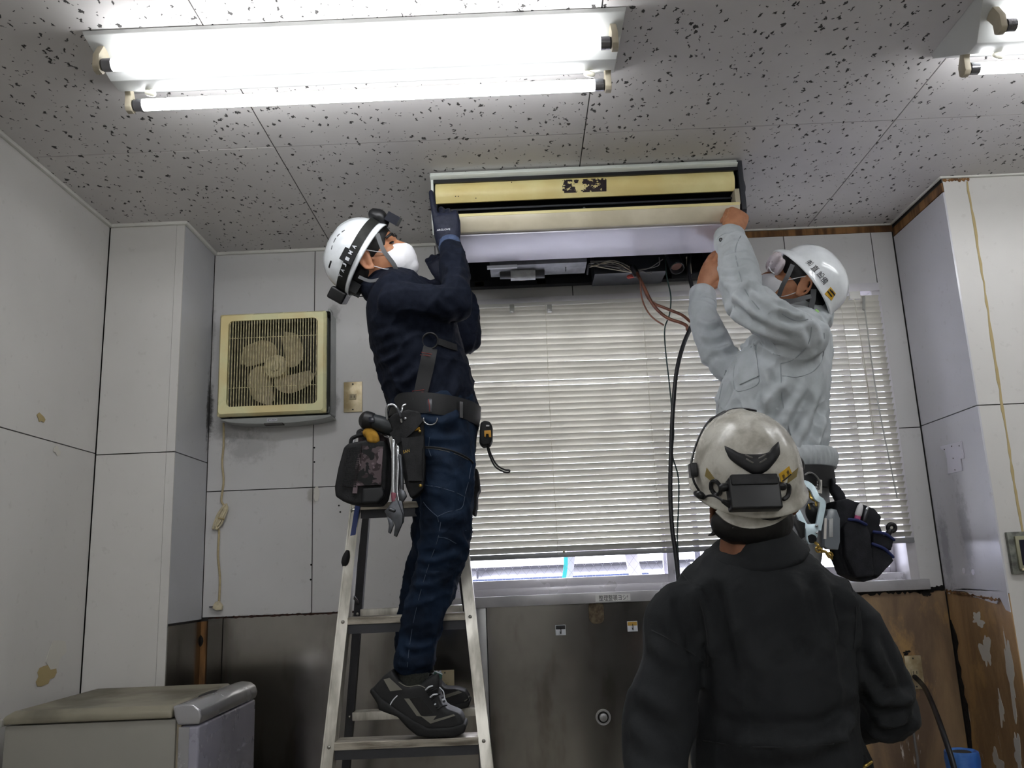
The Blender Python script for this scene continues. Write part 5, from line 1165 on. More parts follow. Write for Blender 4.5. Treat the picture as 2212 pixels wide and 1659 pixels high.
sob = [(864, 1500), (864, 1521), (920, 1534), (985, 1536), (1012, 1528), (1016, 1514), (985, 1520), (930, 1518), (885, 1508)]
s2_ = shoe(upb, sob, 2.90, .047, p1_); sb2 = bvh_of(s2_); patch('shoe_panel', sb2, [(955, 1503), (990, 1492), (998, 1496), (960, 1509)], 'shoe_grey', s2_, .0002, .0012, 5, 3); seam('toe_edge', sb2, [(1004, 1514), (1010, 1510), (1013, 1504)], .0018, 'shoe_grey', s2_, .0005)
add('sock', raw('sock', *limb([(905, 1425, 2.87, 32, .042), (908, 1462, 2.89, 30, .04), (908, 1480, 2.9, 30, .04)])), 'sock', p1_, smooth=True)
# work belt and shoulder strap
def belt(name, a, b, hw, hd, m, parent, bumps=0):
    st = [a + (2.5, hw, hd), tuple((x + y) / 2 for x, y in zip(a, b)) + (2.5, hw + 1, hd + .002), b + (2.5, hw, hd)]
    C = [at(*x[:3]) for x in st]; rs = []; n = 48
    for i in (0, 1, 2):
        t = (C[2] - C[0]).normalized(); v = (C[1] - EYE).normalized(); s = t.cross(v).normalized(); d = s.cross(t)
        rs.append([C[i] + s * st[i][3] * mpp(C[i]) * math.cos(2 * math.pi * j / n) + d * st[i][4] * math.sin(2 * math.pi * j / n) for j in range(n)])
    return add(name, raw(name, *rings(rs)), m, parent, smooth=True)
bl = belt('work_belt', (941., 873.), (936., 915.), 99, .168, 'strap_black', p1_)
bb = bvh_of(bl)
patch('belt_buckle', bb, [(990, 868), (996, 869), (996, 903), (990, 902)], 'tube_cap', bl, .002, .006, 2, 4); patch('belt_keeper', bb, [(997, 868), (1005, 869), (1005, 906), (997, 905)], 'lamp_black', bl, .002, .006, 3, 4)
patch('belt_label', bb, [(921, 862), (933, 862), (934, 890), (922, 890)], 'lamp_smoke', bl, .002, .002, 3, 5)
mat('thread_red', '7a2b28', .7, var=0)
seam('label_thread', bb, [(926, 864), (928, 876), (928, 888)], .0012, 'thread_red', bl, .004)
st_ = seam('shoulder_strap', swb, [(929, 752), (922, 790), (914, 830), (907, 866)], .0022, 'strap_black', p1_, .003, 5, .0205)
for a, b in (((910, 762), (932, 768)), ((909, 767), (931, 773)), ((893, 846), (917, 843)), ((892, 851), (916, 848))): seam('strap_stitch', swb, [a, ((a[0] + b[0]) / 2, (a[1] + b[1]) / 2), b], .0009, 'thread_red', st_, .0062, 8)
q, n_ = onsurf(swb, 928, 737, .006); add('strap_ring', raw('strap_ring', *tube([q + (pdir(1, 0) * math.cos(a) + pdir(0, -1) * math.sin(a)) * .022 for a in np.linspace(0, 6.28, 17)], .003, 8, 2)), 'lamp_black', st_, smooth=True)
seam('chest_strap', swb, [(945, 738), (965, 745), (985, 752)], .002, 'strap_black', p1_, .003, 5, .010)

# ------------------------------------------------------------------ worker in grey at the right
mat('twill_dirt', '6c6f70', .8, var=.2)
T2 = [(1738, 685, 2.53, 44, .085), (1724, 712, 2.53, 68, .155), (1708, 755, 2.53, 88, .185), (1690, 805, 2.53, 103, .185), (1672, 860, 2.52, 117, .180), (1670, 905, 2.52, 117, .178), (1690, 955, 2.52, 108, .172), (1704, 985, 2.52, 94, .165)]
UA2 = [(1742, 738, 2.38, 56, .074), (1690, 706, 2.34, 52, .070), (1640, 668, 2.34, 49, .066), (1606, 640, 2.36, 46, .060)]
FA2 = [(1612, 655, 2.36, 44, .060), (1598, 612, 2.40, 47, .058), (1590, 565, 2.46, 42, .052), (1580, 530, 2.52, 34, .044), (1575, 509, 2.55, 32, .041)]
UB2 = [(1640, 800, 2.66, 58, .07), (1592, 795, 2.72, 44, .062), (1556, 776, 2.74, 38, .058)]
FB2 = [(1554, 772, 2.74, 42, .058), (1533, 718, 2.76, 38, .052), (1519, 672, 2.79, 29, .045), (1517, 634, 2.82, 27, .041)]
PV2 = [(1706, 985, 2.52, 80, .150), (1712, 1040, 2.52, 76, .160), (1714, 1100, 2.52, 72, .160)]
za = at(1700, 1718, 2.47).z
LA2 = [(1722, 1080, 2.45, 54, .085), (1720, 1200, 2.44, 52, .082), (1712, 1340, 2.43, 46, .070), (1706, 1460, 2.44, 42, .062), (1702, 1580, 2.46, 38, .058), (1700, 1680, 2.47, 36, .054)]
LB2 = [(1700, 1080, 2.60, 54, .085), (1696, 1200, 2.61, 52, .082), (1690, 1340, 2.61, 46, .070), (1686, 1460, 2.62, 42, .062), (1682, 1580, 2.63, 38, .058), (1680, 1668, 2.64, 36, .054)]
p2_ = thing('person', V((.80, 2.52, za)), 'worker in light grey jacket and white helmet holding the unit\'s right end', 'person')
u2, f2, s2 = frame((.47, -.88), (-.88, -.47), -.12)
hc2 = at(1722, 617, 2.50)
w2 = at(1585, 500, 2.57)
hA = hand_parts(w2, pdir(.35, -1) + V((0, .45, 0)), V((.45, -1, .35)), pdir(-1, -.1), .92, (62, 66, 70, 72), (72, 72, 72, 72), (6, 10), .0, .0094)
w3 = at(1520, 622, 2.825)
hB = hand_parts(w3, pdir(.42, -1) + V((0, -.1, 0)), V((-.9, -.8, -.3)), pdir(.3, .2) + V((0, 1, 0)), .98, (10, 12, 14, 16), (14, 16, 18, 20), (30, 10), .02, .0090)
body2 = fuse(head_parts(hc2, u2, f2, s2, .98, at(1738, 700, 2.53), .060) + hA + hB + [limb(shrink(x)) for x in (T2, UA2, FA2, UB2, FB2, PV2, LA2, LB2)], .0042, 2)
bo2 = add('body', body2, 'skin', p2_, smooth='all'); face_bits(bo2, hc2, u2, f2, s2, .98)
make_hair(p2_, hc2, u2, f2, s2, .98)
face_mask(p2_, hc2, u2, f2, s2, .95)
col2 = [limb([(1750, 705, 2.52, 54, .085), (1728, 676, 2.52, 50, .080), (1714, 656, 2.50, 42, .072)])]
jk = add('jacket', creases(fuse([limb(x) for x in (T2, UA2, FA2, UB2, FB2)] + col2, .0055, 4, disp=fmix(folds(.010, .8, 12, (.5, 0, -.85), 6, 2.4), folds(.005, 1.6, 14, (.6, .2, -.7), 5))), FOLD2), 'grey_twill', p2_, smooth='all')
jkb = bvh_of(jk)
for ln in ([(1600, 510), (1588, 540), (1597, 590), (1612, 632), (1640, 668)], [(1752, 690), (1752, 720), (1742, 750), (1712, 778), (1686, 785)], [(1780, 720), (1778, 770), (1760, 800), (1725, 814), (1690, 812)], [(1686, 785), (1688, 830), (1692, 880), (1708, 940)], [(1690, 678), (1716, 692), (1745, 690)], [(1632, 745), (1634, 800), (1640, 828), (1602, 845), (1585, 835), (1592, 770), (1632, 745)], [(1568, 800), (1556, 850), (1551, 890)]):
    seam('jacket_seam', jkb, ln, .0016, 'grey_seam', jk, .0002)
patch('chest_pocket', jkb, [(1594, 762), (1630, 742), (1641, 812), (1600, 832)], 'grey_twill', jk, .001, .004, 8, 8)
# cuffs
for st, nm in (([(1573, 502, 2.56, 29, .037), (1574, 508, 2.555, 32, .040), (1578, 526, 2.53, 35, .044), (1579, 530, 2.52, 33, .042)], 'cuff'), ([(1517, 628, 2.825, 25, .036), (1517, 634, 2.82, 28, .041), (1519, 660, 2.80, 29, .044), (1520, 666, 2.79, 27, .042)], 'cuff')):
    add(nm, raw(nm, *limb(st, 26)), 'grey_twill', jk, smooth=True)
part('cuff_button', ell(at(1557, 518, 2.50), V((.006, 0, 0)), V((0, .004, 0)), V((0, 0, .007)), 12, 6), 'lamp_black', jk); part('button_face', ell(at(1557, 518, 2.4965), V((.003, 0, 0)), V((0, .002, 0)), V((0, 0, .0035)), 10, 6), 'tube_cap', jk)
# gathered elastic hem
def ribbed(stn, n=160, rib=.0032, m='grey_twill', parent=None, name='elastic_hem'):
    P = catmull(stn, 5); C = [at(*p[:3]) for p in P]; rs = []
    for i, c in enumerate(C):
        t = (C[-1] - C[0]).normalized(); v = (c - EYE).normalized(); s = t.cross(v).normalized(); d = s.cross(t)
        rs.append([c + (s * P[i][3] * mpp(c) * math.cos(a) + d * P[i][4] * math.sin(a)) * (1 + (rib * 7) * (abs(math.sin(a * 26 + .6 * math.sin(a * 9 + i * .4))) - .5)) for a in [2 * math.pi * j / n for j in range(n)]])
    return add(name, raw(name, *rings(rs)), m, parent, smooth='all')
ribbed([(1705, 978, 2.52, 94, .166), (1707, 990, 2.52, 97, .170), (1708, 1004, 2.52, 96, .169), (1709, 1018, 2.52, 91, .164)], parent=jk)
tr2 = add('trousers', fuse([limb(x) for x in (PV2, LA2, LB2)], .0065, 4, disp=folds(.004, .9, 31, (0, 0, 1), 5)), 'grey_trouser', p2_, smooth='all')
for Lg in (LA2, LB2):
    c_ = at(*Lg[-1][:3]); zz = za; a_ = [V((c_.x - .19, c_.y - .045, zz)), V((c_.x - .19, c_.y - .045, zz + .05)), V((c_.x - .12, c_.y - .045, zz + .07)), V((c_.x - .04, c_.y - .045, zz + .115)), V((c_.x + .055, c_.y - .045, zz + .115)), V((c_.x + .075, c_.y - .045, zz + .03)), V((c_.x + .07, c_.y - .045, zz))]
    add('shoe', fuse([prism(a_, (0, .09, 0))], .005, 8, .6), 'shoe_black', p2_, smooth='all')
# helmet of the grey worker
hu2, hf2, hs2 = frame((.82, -.572), (-.572, -.82), -.12)
hc2n = at(1737, 618, 2.50)
h2 = make_helmet(p2_, hc2n, hu2, hf2, hs2, .236, .204, .122, .016, 'helmet_white', .006, .008)
h2b = bvh_of(h2)
for ch, (px_, py_) in zip('㈲直設備', ((1749, 568), (1761, 580), (1773, 594), (1781, 606))):
    s_, n_ = onsurf(h2b, px_, py_)
    if s_ is not None: lettering('helmet_print', ch, s_ + n_ * .002, pdir(.62, .78), pdir(.78, -.62), .019, 'print_dark', h2, .0215, .0007, .006, h2b)
patch('helmet_sticker', h2b, [(1794, 620), (1805, 634), (1796, 649), (1781, 635)], 'sticker_yellow', h2, .0006, .0006, 6, 6)
for k, q in enumerate(([(1793, 626), (1799, 633)], [(1797, 629), (1802, 637)], [(1788, 630), (1796, 640)])): seam('sticker_print', h2b, [q[0], ((q[0][0] + q[1][0]) / 2, (q[0][1] + q[1][1]) / 2), q[1]], .0022, 'print_dark', h2, .0012, 6)
# clear goggles pushed up under the brim, their glare painted as milky white
mat('goggle_glare', 'd8cdd2', .25, var=.05, trans=.25)
add('goggles', fuse([ell(at(1672, 566, 2.46), pdir(-.4, 1) * .026, V((0, .055, 0)), pdir(1, .4) * .020, 20, 12), ell(at(1683, 580, 2.45), pdir(-.4, 1) * .024, V((0, .05, 0)), pdir(1, .4) * .010, 20, 12)], .004, 3), 'goggle_glare', p2_, smooth='all')
add('goggle_rim', raw('goggle_rim', *tube([at(1661, 577, 2.42), at(1666, 586, 2.42), at(1672, 590, 2.42)], .0015, 6)), 'loop_white', p2_, smooth=True)
for rows, m_ in (([at(1712, 572, 2.40), at(1702, 595, 2.385), at(1690, 618, 2.40), at(1682, 640, 2.42)], 'strap_grey'), ([at(1752, 640, 2.40), at(1735, 644, 2.395), at(1712, 650, 2.40), at(1690, 650, 2.42)], 'strap_grey')):
    add('chin_strap', raw('chin_strap', *strip(rows, .0065, .0012, V((0, -1, 0)))), m_, h2, smooth=True)
add('neck_strap', raw('neck_strap', *strip([at(1757, 625, 2.42), at(1756, 645, 2.42), at(1752, 668, 2.43), at(1758, 680, 2.44)], .008, .002, V((0, -1, 0)))), 'strap_grey', h2, smooth=True)
add('size_tab', raw('size_tab', *strip([at(1755, 680, 2.43), at(1762, 675, 2.43), at(1766, 670, 2.43)], .006, .002, V((0, -1, 0)))), 'lime', h2, smooth=True)

# ------------------------------------------------------------------ man in the foreground, charcoal jacket, seen from behind
T3 = [(1632, 1148, 1.735, 60, .070), (1636, 1178, 1.745, 84, .082), (1636, 1215, 1.755, 138, .098), (1638, 1262, 1.76, 184, .112), (1652, 1330, 1.76, 192, .125), (1668, 1400, 1.76, 180, .130), (1676, 1480, 1.76, 168, .132), (1675, 1560, 1.77, 172, .134), (1674, 1610, 1.775, 182, .138), (1676, 1660, 1.785, 186, .142)]
UA3 = [(1496, 1290, 1.755, 50, .068), (1456, 1340, 1.745, 66, .066), (1450, 1430, 1.735, 68, .064), (1432, 1500, 1.72, 74, .062)]
FA3 = [(1428, 1500, 1.72, 78, .062), (1422, 1560, 1.71, 80, .060), (1418, 1640, 1.68, 72, .056), (1428, 1720, 1.63, 60, .050), (1440, 1780, 1.59, 48, .044)]
UB3 = [(1784, 1290, 1.755, 52, .068), (1838, 1350, 1.755, 66, .067), (1885, 1440, 1.765, 68, .064), (1924, 1508, 1.785, 64, .060)]
FB3 = [(1932, 1520, 1.785, 62, .058), (1895, 1552, 1.84, 50, .056), (1845, 1568, 1.92, 44, .050), (1800, 1566, 2.0, 38, .045)]
p3_ = thing('person', V((.45, 1.76, 0)), 'man in charcoal jacket and white helmet seen from behind, looking up', 'person')
hip = V((at(1676, 1690, 1.79).x, 1.79, .94))
def leg3(sx):
    h_ = hip + V((sx * .10, 0, 0)); st = []
    for dz, r_, d_ in ((.06, .095, .105), (-.15, .092, .10), (-.45, .066, .072), (-.65, .060, .066), (-.85, .052, .055)):
        p = h_ + V((sx * .02 * (-dz), 0, dz)); x_, y_ = pj(p); st.append((x_, y_, p.y, r_ / mpp(p), d_))
    return st
x_, y_ = pj(hip + V((0, 0, .14))); x2, y2 = pj(hip + V((0, 0, -.06)))
PV3 = [(x_, y_, 1.79, .165 / mpp(hip), .125), ((x_ + x2) / 2, (y_ + y2) / 2, 1.79, .172 / mpp(hip), .13), (x2, y2, 1.79, .165 / mpp(hip), .125)]
LA3, LB3 = leg3(-1), leg3(1)
u3 = V((-.04, -.48, .87)).normalized(); f3 = V((-.10, .87, .48)); f3 = (f3 - u3 * f3.dot(u3)).normalized(); s3 = f3.cross(u3)
hc3 = at(1620, 1075, 1.735)
wl_ = at(1446, 1790, 1.58); wr_ = at(1790, 1565, 2.02)
hL = hand_parts(wl_, V((.15, .5, -1)), V((-1, .2, 0)), V((0, 1, .4)), 1.0, (20, 24, 28, 30), (30, 30, 32, 34), (30, 20)); hR = hand_parts(wr_, V((-.6, .7, .1)), V((.3, .2, 1)), V((-.7, -.6, 0)), 1.0, (30, 34, 38, 40), (40, 44, 46, 48), (30, 20))
body3 = fuse(head_parts(hc3, u3, f3, s3, 1.0, at(1634, 1180, 1.745), .062) + hL + hR + [limb(shrink(x)) for x in (T3, UA3, FA3, UB3, FB3, PV3, LA3, LB3)], .0055, 2)
bo3 = add('body', body3, 'skin_dark', p3_, smooth='all'); face_bits(bo3, hc3, u3, f3, s3)
def tuft(px_, py_, dx, dy, ln=.035, Y=1.70): a = at(px_, py_, Y); return tube([a, a + pdir(dx, dy) * ln * .6, a + pdir(dx * 1.6, dy) * ln], [.008, .005, .0012], 6, 3)
rnd = random.Random(8); tufts = [tuft(1556 + 13 * k + rnd.uniform(-5, 5), 1128 + rnd.uniform(-4, 8), rnd.uniform(-.5, .5) + (k - 5) * .06, 1, rnd.uniform(.018, .032)) for k in range(11)]
hr3 = make_hair(p3_, hc3, u3, f3, s3, 1.0, extra=[ell(at(1622, 1130, 1.70), V((.080, 0, 0)), V((0, .06, 0)), V((0, 0, .045)), 20, 10)])
add('hair_tips', raw('hair_tips', *join(*tufts)), 'hair', hr3, smooth=True)
jk3 = add('jacket', creases(fuse([limb(x) for x in (T3, UA3, FA3, UB3, FB3)], .0065, 5, disp=fmix(folds(.009, .7, 22, (.25, 0, 1), 6, 2.4), folds(.004, 1.5, 23, (.1, 0, 1), 4))), FOLD3), 'charcoal_jacket', p3_, smooth='all')
j3b = bvh_of(jk3)
for ln in ([(1462, 1228), (1492, 1262), (1515, 1310), (1528, 1380), (1530, 1440)], [(1818, 1235), (1840, 1270), (1850, 1320), (1845, 1400)], [(1408, 1362), (1440, 1378), (1480, 1402), (1520, 1430)], [(1425, 1250), (1450, 1258), (1470, 1240)], [(1520, 1600), (1600, 1612), (1700, 1614), (1800, 1606)], [(1548, 1178), (1580, 1164), (1640, 1160), (1700, 1168)]):
    seam('jacket_seam', j3b, ln, .0016, 'charcoal_seam', jk3, .0002)
add('collar', fuse([limb([(1624, 1148, 1.735, 66, .070), (1632, 1165, 1.74, 82, .082), (1636, 1192, 1.75, 112, .094)])], .006, 3), 'charcoal_jacket', jk3, smooth='all')
add('trousers', fuse([limb(x) for x in (PV3, LA3, LB3)], .008, 4, disp=folds(.004, .8, 41, (0, 0, 1), 4)), 'dark_trouser', p3_, smooth='all')
for sx in (-1, 1):
    c_ = hip + V((sx * .12, 0, -.86)); a_ = [V((c_.x - .05, c_.y - .09, 0)), V((c_.x - .05, c_.y - .09, .10)), V((c_.x - .05, c_.y + .03, .12)), V((c_.x - .05, c_.y + .10, .07)), V((c_.x - .05, c_.y + .19, .05)), V((c_.x - .05, c_.y + .20, 0))]
    add('shoe', fuse([prism(a_, (.10, 0, 0))], .006, 8, .6), 'shoe_black', p3_, smooth='all')
hc3n = at(1614, 1046, 1.735)
h3 = make_helmet(p3_, hc3n, u3, f3, s3, .268, .206, .147, .01, 'helmet_worn', .0045, .009)
h3b = bvh_of(h3)
mat('amber_film', '8a7a4a', .4, var=.1); mat('vent_black', '121317', .55, var=.25, vscale=60)
# chevron vent cover built on the shell
def shell_poly(name, pts, m, parent, bvh, th=.004, lift=.0):
    c = np.mean(np.array(pts, float), 0); ring0 = [onsurf(bvh, *p)[0:2] for p in pts]; ring1 = [onsurf(bvh, *(c + (np.array(p) - c) * .92))[0:2] for p in pts]
    if any(r[0] is None for r in ring0 + ring1): return None
    a = [p - n * .002 for p, n in ring0]; b = [p + n * (th * .6 + lift) for p, n in ring0]; d = [p + n * (th + lift) for p, n in ring1]
    vs, fs = rings([a, b, d], cap=False); k = len(vs); n = len(pts)
    return vs, fs, d, n
def chevron(upper, lower, m, parent, bvh, name, th=.005):
    """band between an upper and a lower photo line, laid on the shell"""
    U, L = catmull(upper, 5), catmull(lower, 5); n = min(len(U), len(L)); rows = []
    for i in range(n):
        a, b = np.array(U[i]), np.array(L[i]); row = []
        for k in range(6):
            q = a + (b - a) * k / 5; p, nn = onsurf(bvh, q[0], q[1]); row.append((p, nn, .35 if k in (0, 5) else 1))
        rows.append(row)
    rs = []
    for j, row in enumerate(rows):
        e = .5 if j in (0, n - 1) else 1
        top = [p + nn * (th * q * e) for p, nn, q in row]; bot = [p - nn * .002 for p, nn, q in row]; rs.append(top + bot[::-1])
    return add(name, raw(name, *rings(rs)), m, parent, smooth='all')
cv = chevron([(1566, 963), (1585, 972), (1602, 980), (1632, 982), (1658, 978), (1668, 966), (1681, 954)], [(1568, 972), (1578, 992), (1605, 1012), (1632, 1026), (1655, 1018), (1672, 1000), (1684, 982)], 'vent_black', h3, h3b, 'rear_vent')
cvb = bvh_of(cv)
mat('vent_slot_grey', '6b6964', .5, var=.2)
for q in ([(1611, 983), (1618, 987), (1626, 989)], [(1613, 992), (1620, 997), (1628, 1000)], [(1640, 990), (1648, 986), (1655, 981)], [(1642, 999), (1650, 995), (1656, 990)]): seam('vent_slot', cvb, q, .0018, 'vent_slot_grey', cv, 0)
for q in ([(1527, 1010), (1545, 1035), (1543, 1045), (1523, 1028)], [(1700, 1045), (1720, 1030), (1724, 1010), (1703, 1028)]): patch('tape_film', h3b, q, 'amber_film', h3, .0002, .0005, 5, 4)
patch('helmet_sticker', h3b, [(1682, 1024), (1704, 1007), (1710, 1023), (1688, 1045)], 'sticker_yellow', h3, .0006, .0006, 6, 5)
for ch, (px_, py_) in (('新', (1692, 1029)), ('規', (1701, 1021))):
    s_, n_ = onsurf(h3b, px_, py_)
    if s_: lettering('sticker_print', ch, s_ + n_ * .002, pdir(.8, -.6), pdir(-.45, -.9), .0075, 'print_dark', h3, .0085, .0018, .01, h3b)
seam('sticker_print', h3b, [(1690, 1039), (1699, 1032), (1707, 1025)], .0016, 'print_dark', h3, .001)
def loop_clip(pts): seam('lamp_clip', h3b, pts, .0042, 'lamp_black', h3, .003, 4)
loop_clip([(1539, 1056), (1538, 1042), (1546, 1036), (1558, 1048), (1560, 1062), (1553, 1070), (1545, 1066), (1539, 1056)]); loop_clip([(1692, 1050), (1702, 1044), (1702, 1060), (1699, 1074), (1688, 1078)])
bs, bn = onsurf(h3b, 1630, 1068)
bn = (V((0, -1, 0)) * .9 + V((0, 0, .15))).normalized(); bx_ = V((1, 0, -.02)); bz = bn.cross(bx_).normalized()
bc = at(1628, 1068, bs.y - .008)
bat = add('battery_box', bevel(raw('battery_box', *obox(bc, bx_ * .047, bn * .016, bz * .030)), .004, 3), 'lamp_black', h3, smooth=True)
add('battery_lid', bevel(raw('battery_lid', *obox(bc + bz * .024 + bn * .002, bx_ * .043, bn * .019, bz * .010)), .003, 2), 'vent_black', h3, smooth=True)
for sx in (-1, 1): add('lid_hinge', raw('lid_hinge', *tube([bc + bx_ * (.046 * sx) + bz * .016, bc + bx_ * (.056 * sx) + bz * .014], .008, 10, 2)), 'lamp_black', h3, smooth=True)
add('cable_boot', raw('cable_boot', *tube([at(1585, 1094, bc.y), at(1572, 1088, bc.y), at(1562, 1083, bc.y)], [.008, .006, .004], 8)), 'lamp_black', h3, smooth=True)
add('lamp_cable', raw('lamp_cable', *tube([at(1563, 1083, bc.y), at(1545, 1072, 1.63), at(1530, 1071, 1.66), at(1520, 1075, 1.69), at(1512, 1065, 1.72)], .0024, 8)), 'lamp_black', h3, smooth=True)
add('cable_grommet', raw('cable_grommet', *tube([at(1504, 1066, 1.70), at(1512, 1069, 1.69), at(1519, 1073, 1.69)], [.006, .008, .006], 10)), 'lamp_black', h3, smooth=True)
add('lamp_cable', raw('lamp_cable', *tube([at(1510, 1060, 1.70), at(1499, 1040, 1.70), at(1495, 1018, 1.71), at(1494, 995, 1.72), at(1502, 965, 1.74), at(1515, 935, 1.77), at(1527, 915, 1.80), at(1535, 908, 1.82)], .0024, 8)), 'lamp_black', h3, smooth=True)
add('cable_joint', raw('cable_joint', *tube([at(1536, 908, 1.82), at(1550, 901, 1.83), at(1566, 890, 1.85)], [.005, .0055, .004], 8)), 'lamp_black', h3, smooth=True)
add('lamp_strap', raw('lamp_strap', *strip([at(1558, 896, 1.84), at(1585, 885, 1.87), at(1610, 884, 1.88), at(1634, 888, 1.88)], .004, .002, V((0, -.5, 1)))), 'lamp_black', h3, smooth=True)
add('side_clip', bevel(raw('side_clip', *obox(at(1497, 1016, 1.715), V((.007, 0, 0)), V((0, .014, 0)), V((0, 0, .014)))), .003), 'lamp_black', h3, smooth=True)
add('side_clip', raw('side_clip', *limb([(1722, 985, 1.73, 5, .012), (1729, 1000, 1.73, 8, .014), (1731, 1014, 1.73, 6, .012)], 12)), 'lamp_black', h3, smooth=True)
add('inner_strap', raw('inner_strap', *strip([at(1556, 1098, 1.66), at(1580, 1118, 1.645), at(1620, 1128, 1.64), at(1665, 1120, 1.645), at(1700, 1098, 1.66)], .012, .003, V((0, -1, 0)))), 'helmet_worn', h3, smooth=True)
# ================================================================== tools and bags carried by the workers
def camo():
    m = bpy.data.materials.new('camouflage'); m.use_nodes = True; MATS['camouflage'] = m; t = NT(m); b = t.n['Principled BSDF']
    n1 = t.noise(22, t.pos(), 2, .5, .6); n2 = t.noise(26, t.pos((1, 1, 1), (5, 3, 2)), 2, .5, .6)
    c = t.mix(t.math('GREATER_THAN', n1, .53), lin('4f4447'), lin('2e2426')); c = t.mix(t.math('GREATER_THAN', n2, .57), c, lin('0d0d0f')); c = t.mix(t.math('LESS_THAN', n2, .40), c, lin('6c5f63'))
    t.link(c, b.inputs['Base Color']); b.inputs['Roughness'].default_value = .85
camo()
mat('nylon_black', '0d0e11', .75, var=.25, vscale=40, bump=.3, bscale=300); mat('mesh_rubber', '15171a', .5, var=.1); mat('chrome', 'b5b7ba', .2, metal=1, var=.15, vscale=40); mat('steel_dark', '5a5c60', .35, metal=.9, var=.3, vscale=40); mat('paint_pink', '8a4a58', .5, var=.2, vscale=60); mat('cloth_yellow', 'a37a26', .9, var=.35, vscale=60, bump=.4); mat('driver_grey', '22272a', .5, var=.2, vscale=30); mat('print_gold', 'a88b3a', .5, var=0); mat('brass', 'c2a45a', .3, metal=.9, var=.1); mat('hook_silver', 'b9cbd2', .35, metal=.4, var=.12, vscale=40); mat('case_clear', '8f979f', .15, var=.1, trans=.35); mat('nylon_navy', '0a0d17', .8, var=.25, vscale=30, bump=.3, bscale=300); mat('trim_blue', '16245a', .7, var=.1); mat('pen_pink', 'c25a88', .5, var=0); mat('pen_white', 'cfcfd2', .5, var=0); mat('tape_yellow', 'c8922e', .5, var=0); mat('roll_blue', '2f63b5', .35, var=.3, vscale=12, col2='5b8fd6'); mat('card_white', 'c9c6c0', .6, var=.1); mat('print_red', 'b0443c', .6, var=0)
def slab(poly, Y0, Y1): return prism([at(a, b, Y0) for a, b in poly], (0, Y1 - Y0, 0))
def soft(name, poly, Y0, Y1, m, parent=None, voxel=.004, sm=6, disp=None): return add(name, fuse([slab(poly, Y0, Y1)], voxel, sm, .5, disp), m, parent, smooth='all')
def base(px_, py_, Y): return at(px_, py_, Y)
# camouflage pouch
t_ = thing('tool_pouch', base(780, 1090, 2.40), 'black and camouflage tool pouch hanging behind the navy worker\'s hip', 'tool bag')
pb = soft('pouch_body', [(742, 966), (752, 957), (790, 950), (830, 952), (835, 985), (834, 1050), (828, 1076), (816, 1089), (770, 1090), (742, 1084), (724, 1072), (722, 1052), (730, 1010)], 2.345, 2.445, 'nylon_black', t_)
soft('back_pocket', [(773, 938), (780, 930), (832, 934), (838, 970), (836, 1040), (780, 1040), (772, 990)], 2.40, 2.47, 'camouflage', t_)
pbb = bvh_of(pb)
fp = patch('camouflage_panel', pbb, [(785, 964), (828, 966), (824, 1048), (772, 1050)], 'camouflage', t_, .001, .010, 10, 10)
patch('camouflage_strip', pbb, [(770, 1000), (782, 960), (772, 1066), (762, 1066)], 'camouflage', t_, .001, .004, 5, 10)
pm = patch('rubber_panel', pbb, [(752, 967), (781, 964), (770, 1054), (738, 1050)], 'mesh_rubber', t_, .001, .003, 8, 10)
ds = []
for j in range(20):
    for i in range(10):
        u_, v_ = (i + .5) / 10, (j + .5) / 20
        q = (np.array((752, 967)) * (1 - u_) + np.array((781, 964)) * u_) * (1 - v_) + (np.array((738, 1050)) * (1 - u_) + np.array((770, 1054)) * u_) * v_
        s_, n_ = onsurf(pbb, q[0], q[1], .005)
        if s_ is not None: ds.append(obox(s_, pdir(1, 0) * .0014, V((0, .0014, 0)), pdir(0, 1) * .0018))
tag(add('rubber_studs', raw('rubber_studs', *join(*ds)), 'mesh_rubber', pm), kind='stuff')
part('handle', tube([at(757, 962, 2.36), at(760, 948, 2.36), at(775, 941, 2.36), at(795, 938, 2.37), at(812, 940, 2.38)], .0055, 8), 'nylon_black', t_)
part('top_rim', tube([at(774, 940, 2.41), at(776, 932, 2.42), at(795, 929, 2.43), at(832, 932, 2.44)], .006, 8), 'nylon_black', t_)
soft('base_cover', [(782, 1053), (826, 1050), (830, 1070), (815, 1087), (780, 1088)], 2.337, 2.36, 'mesh_rubber', t_, .004, 3)
o = part('pen', tube([at(764, 945, 2.40), at(762, 965, 2.40)], .0055, 10, 2), 'pen_white'); rebase(o); tag(o, 'white capped pen standing in the camouflage tool pouch', 'pen')
o = add('work_glove', fuse([tube([at(792, 940, 2.36), at(790, 934, 2.355), at(797, 931, 2.35), at(806, 938, 2.35), at(812, 950, 2.35), at(808, 957, 2.355)], [.009, .010, .010, .012, .011, .008], 12), tube([at(794, 936, 2.345), at(800, 950, 2.35), at(806, 956, 2.352)], [.008, .010, .007], 10)], .0035, 2, disp=folds(.002, 3, 4, (1, 0, -.6), 4)), 'cloth_yellow', None, smooth='all'); rebase(o); tag(o, 'yellow cloth glove stuffed into the top of the camouflage pouch', 'glove')
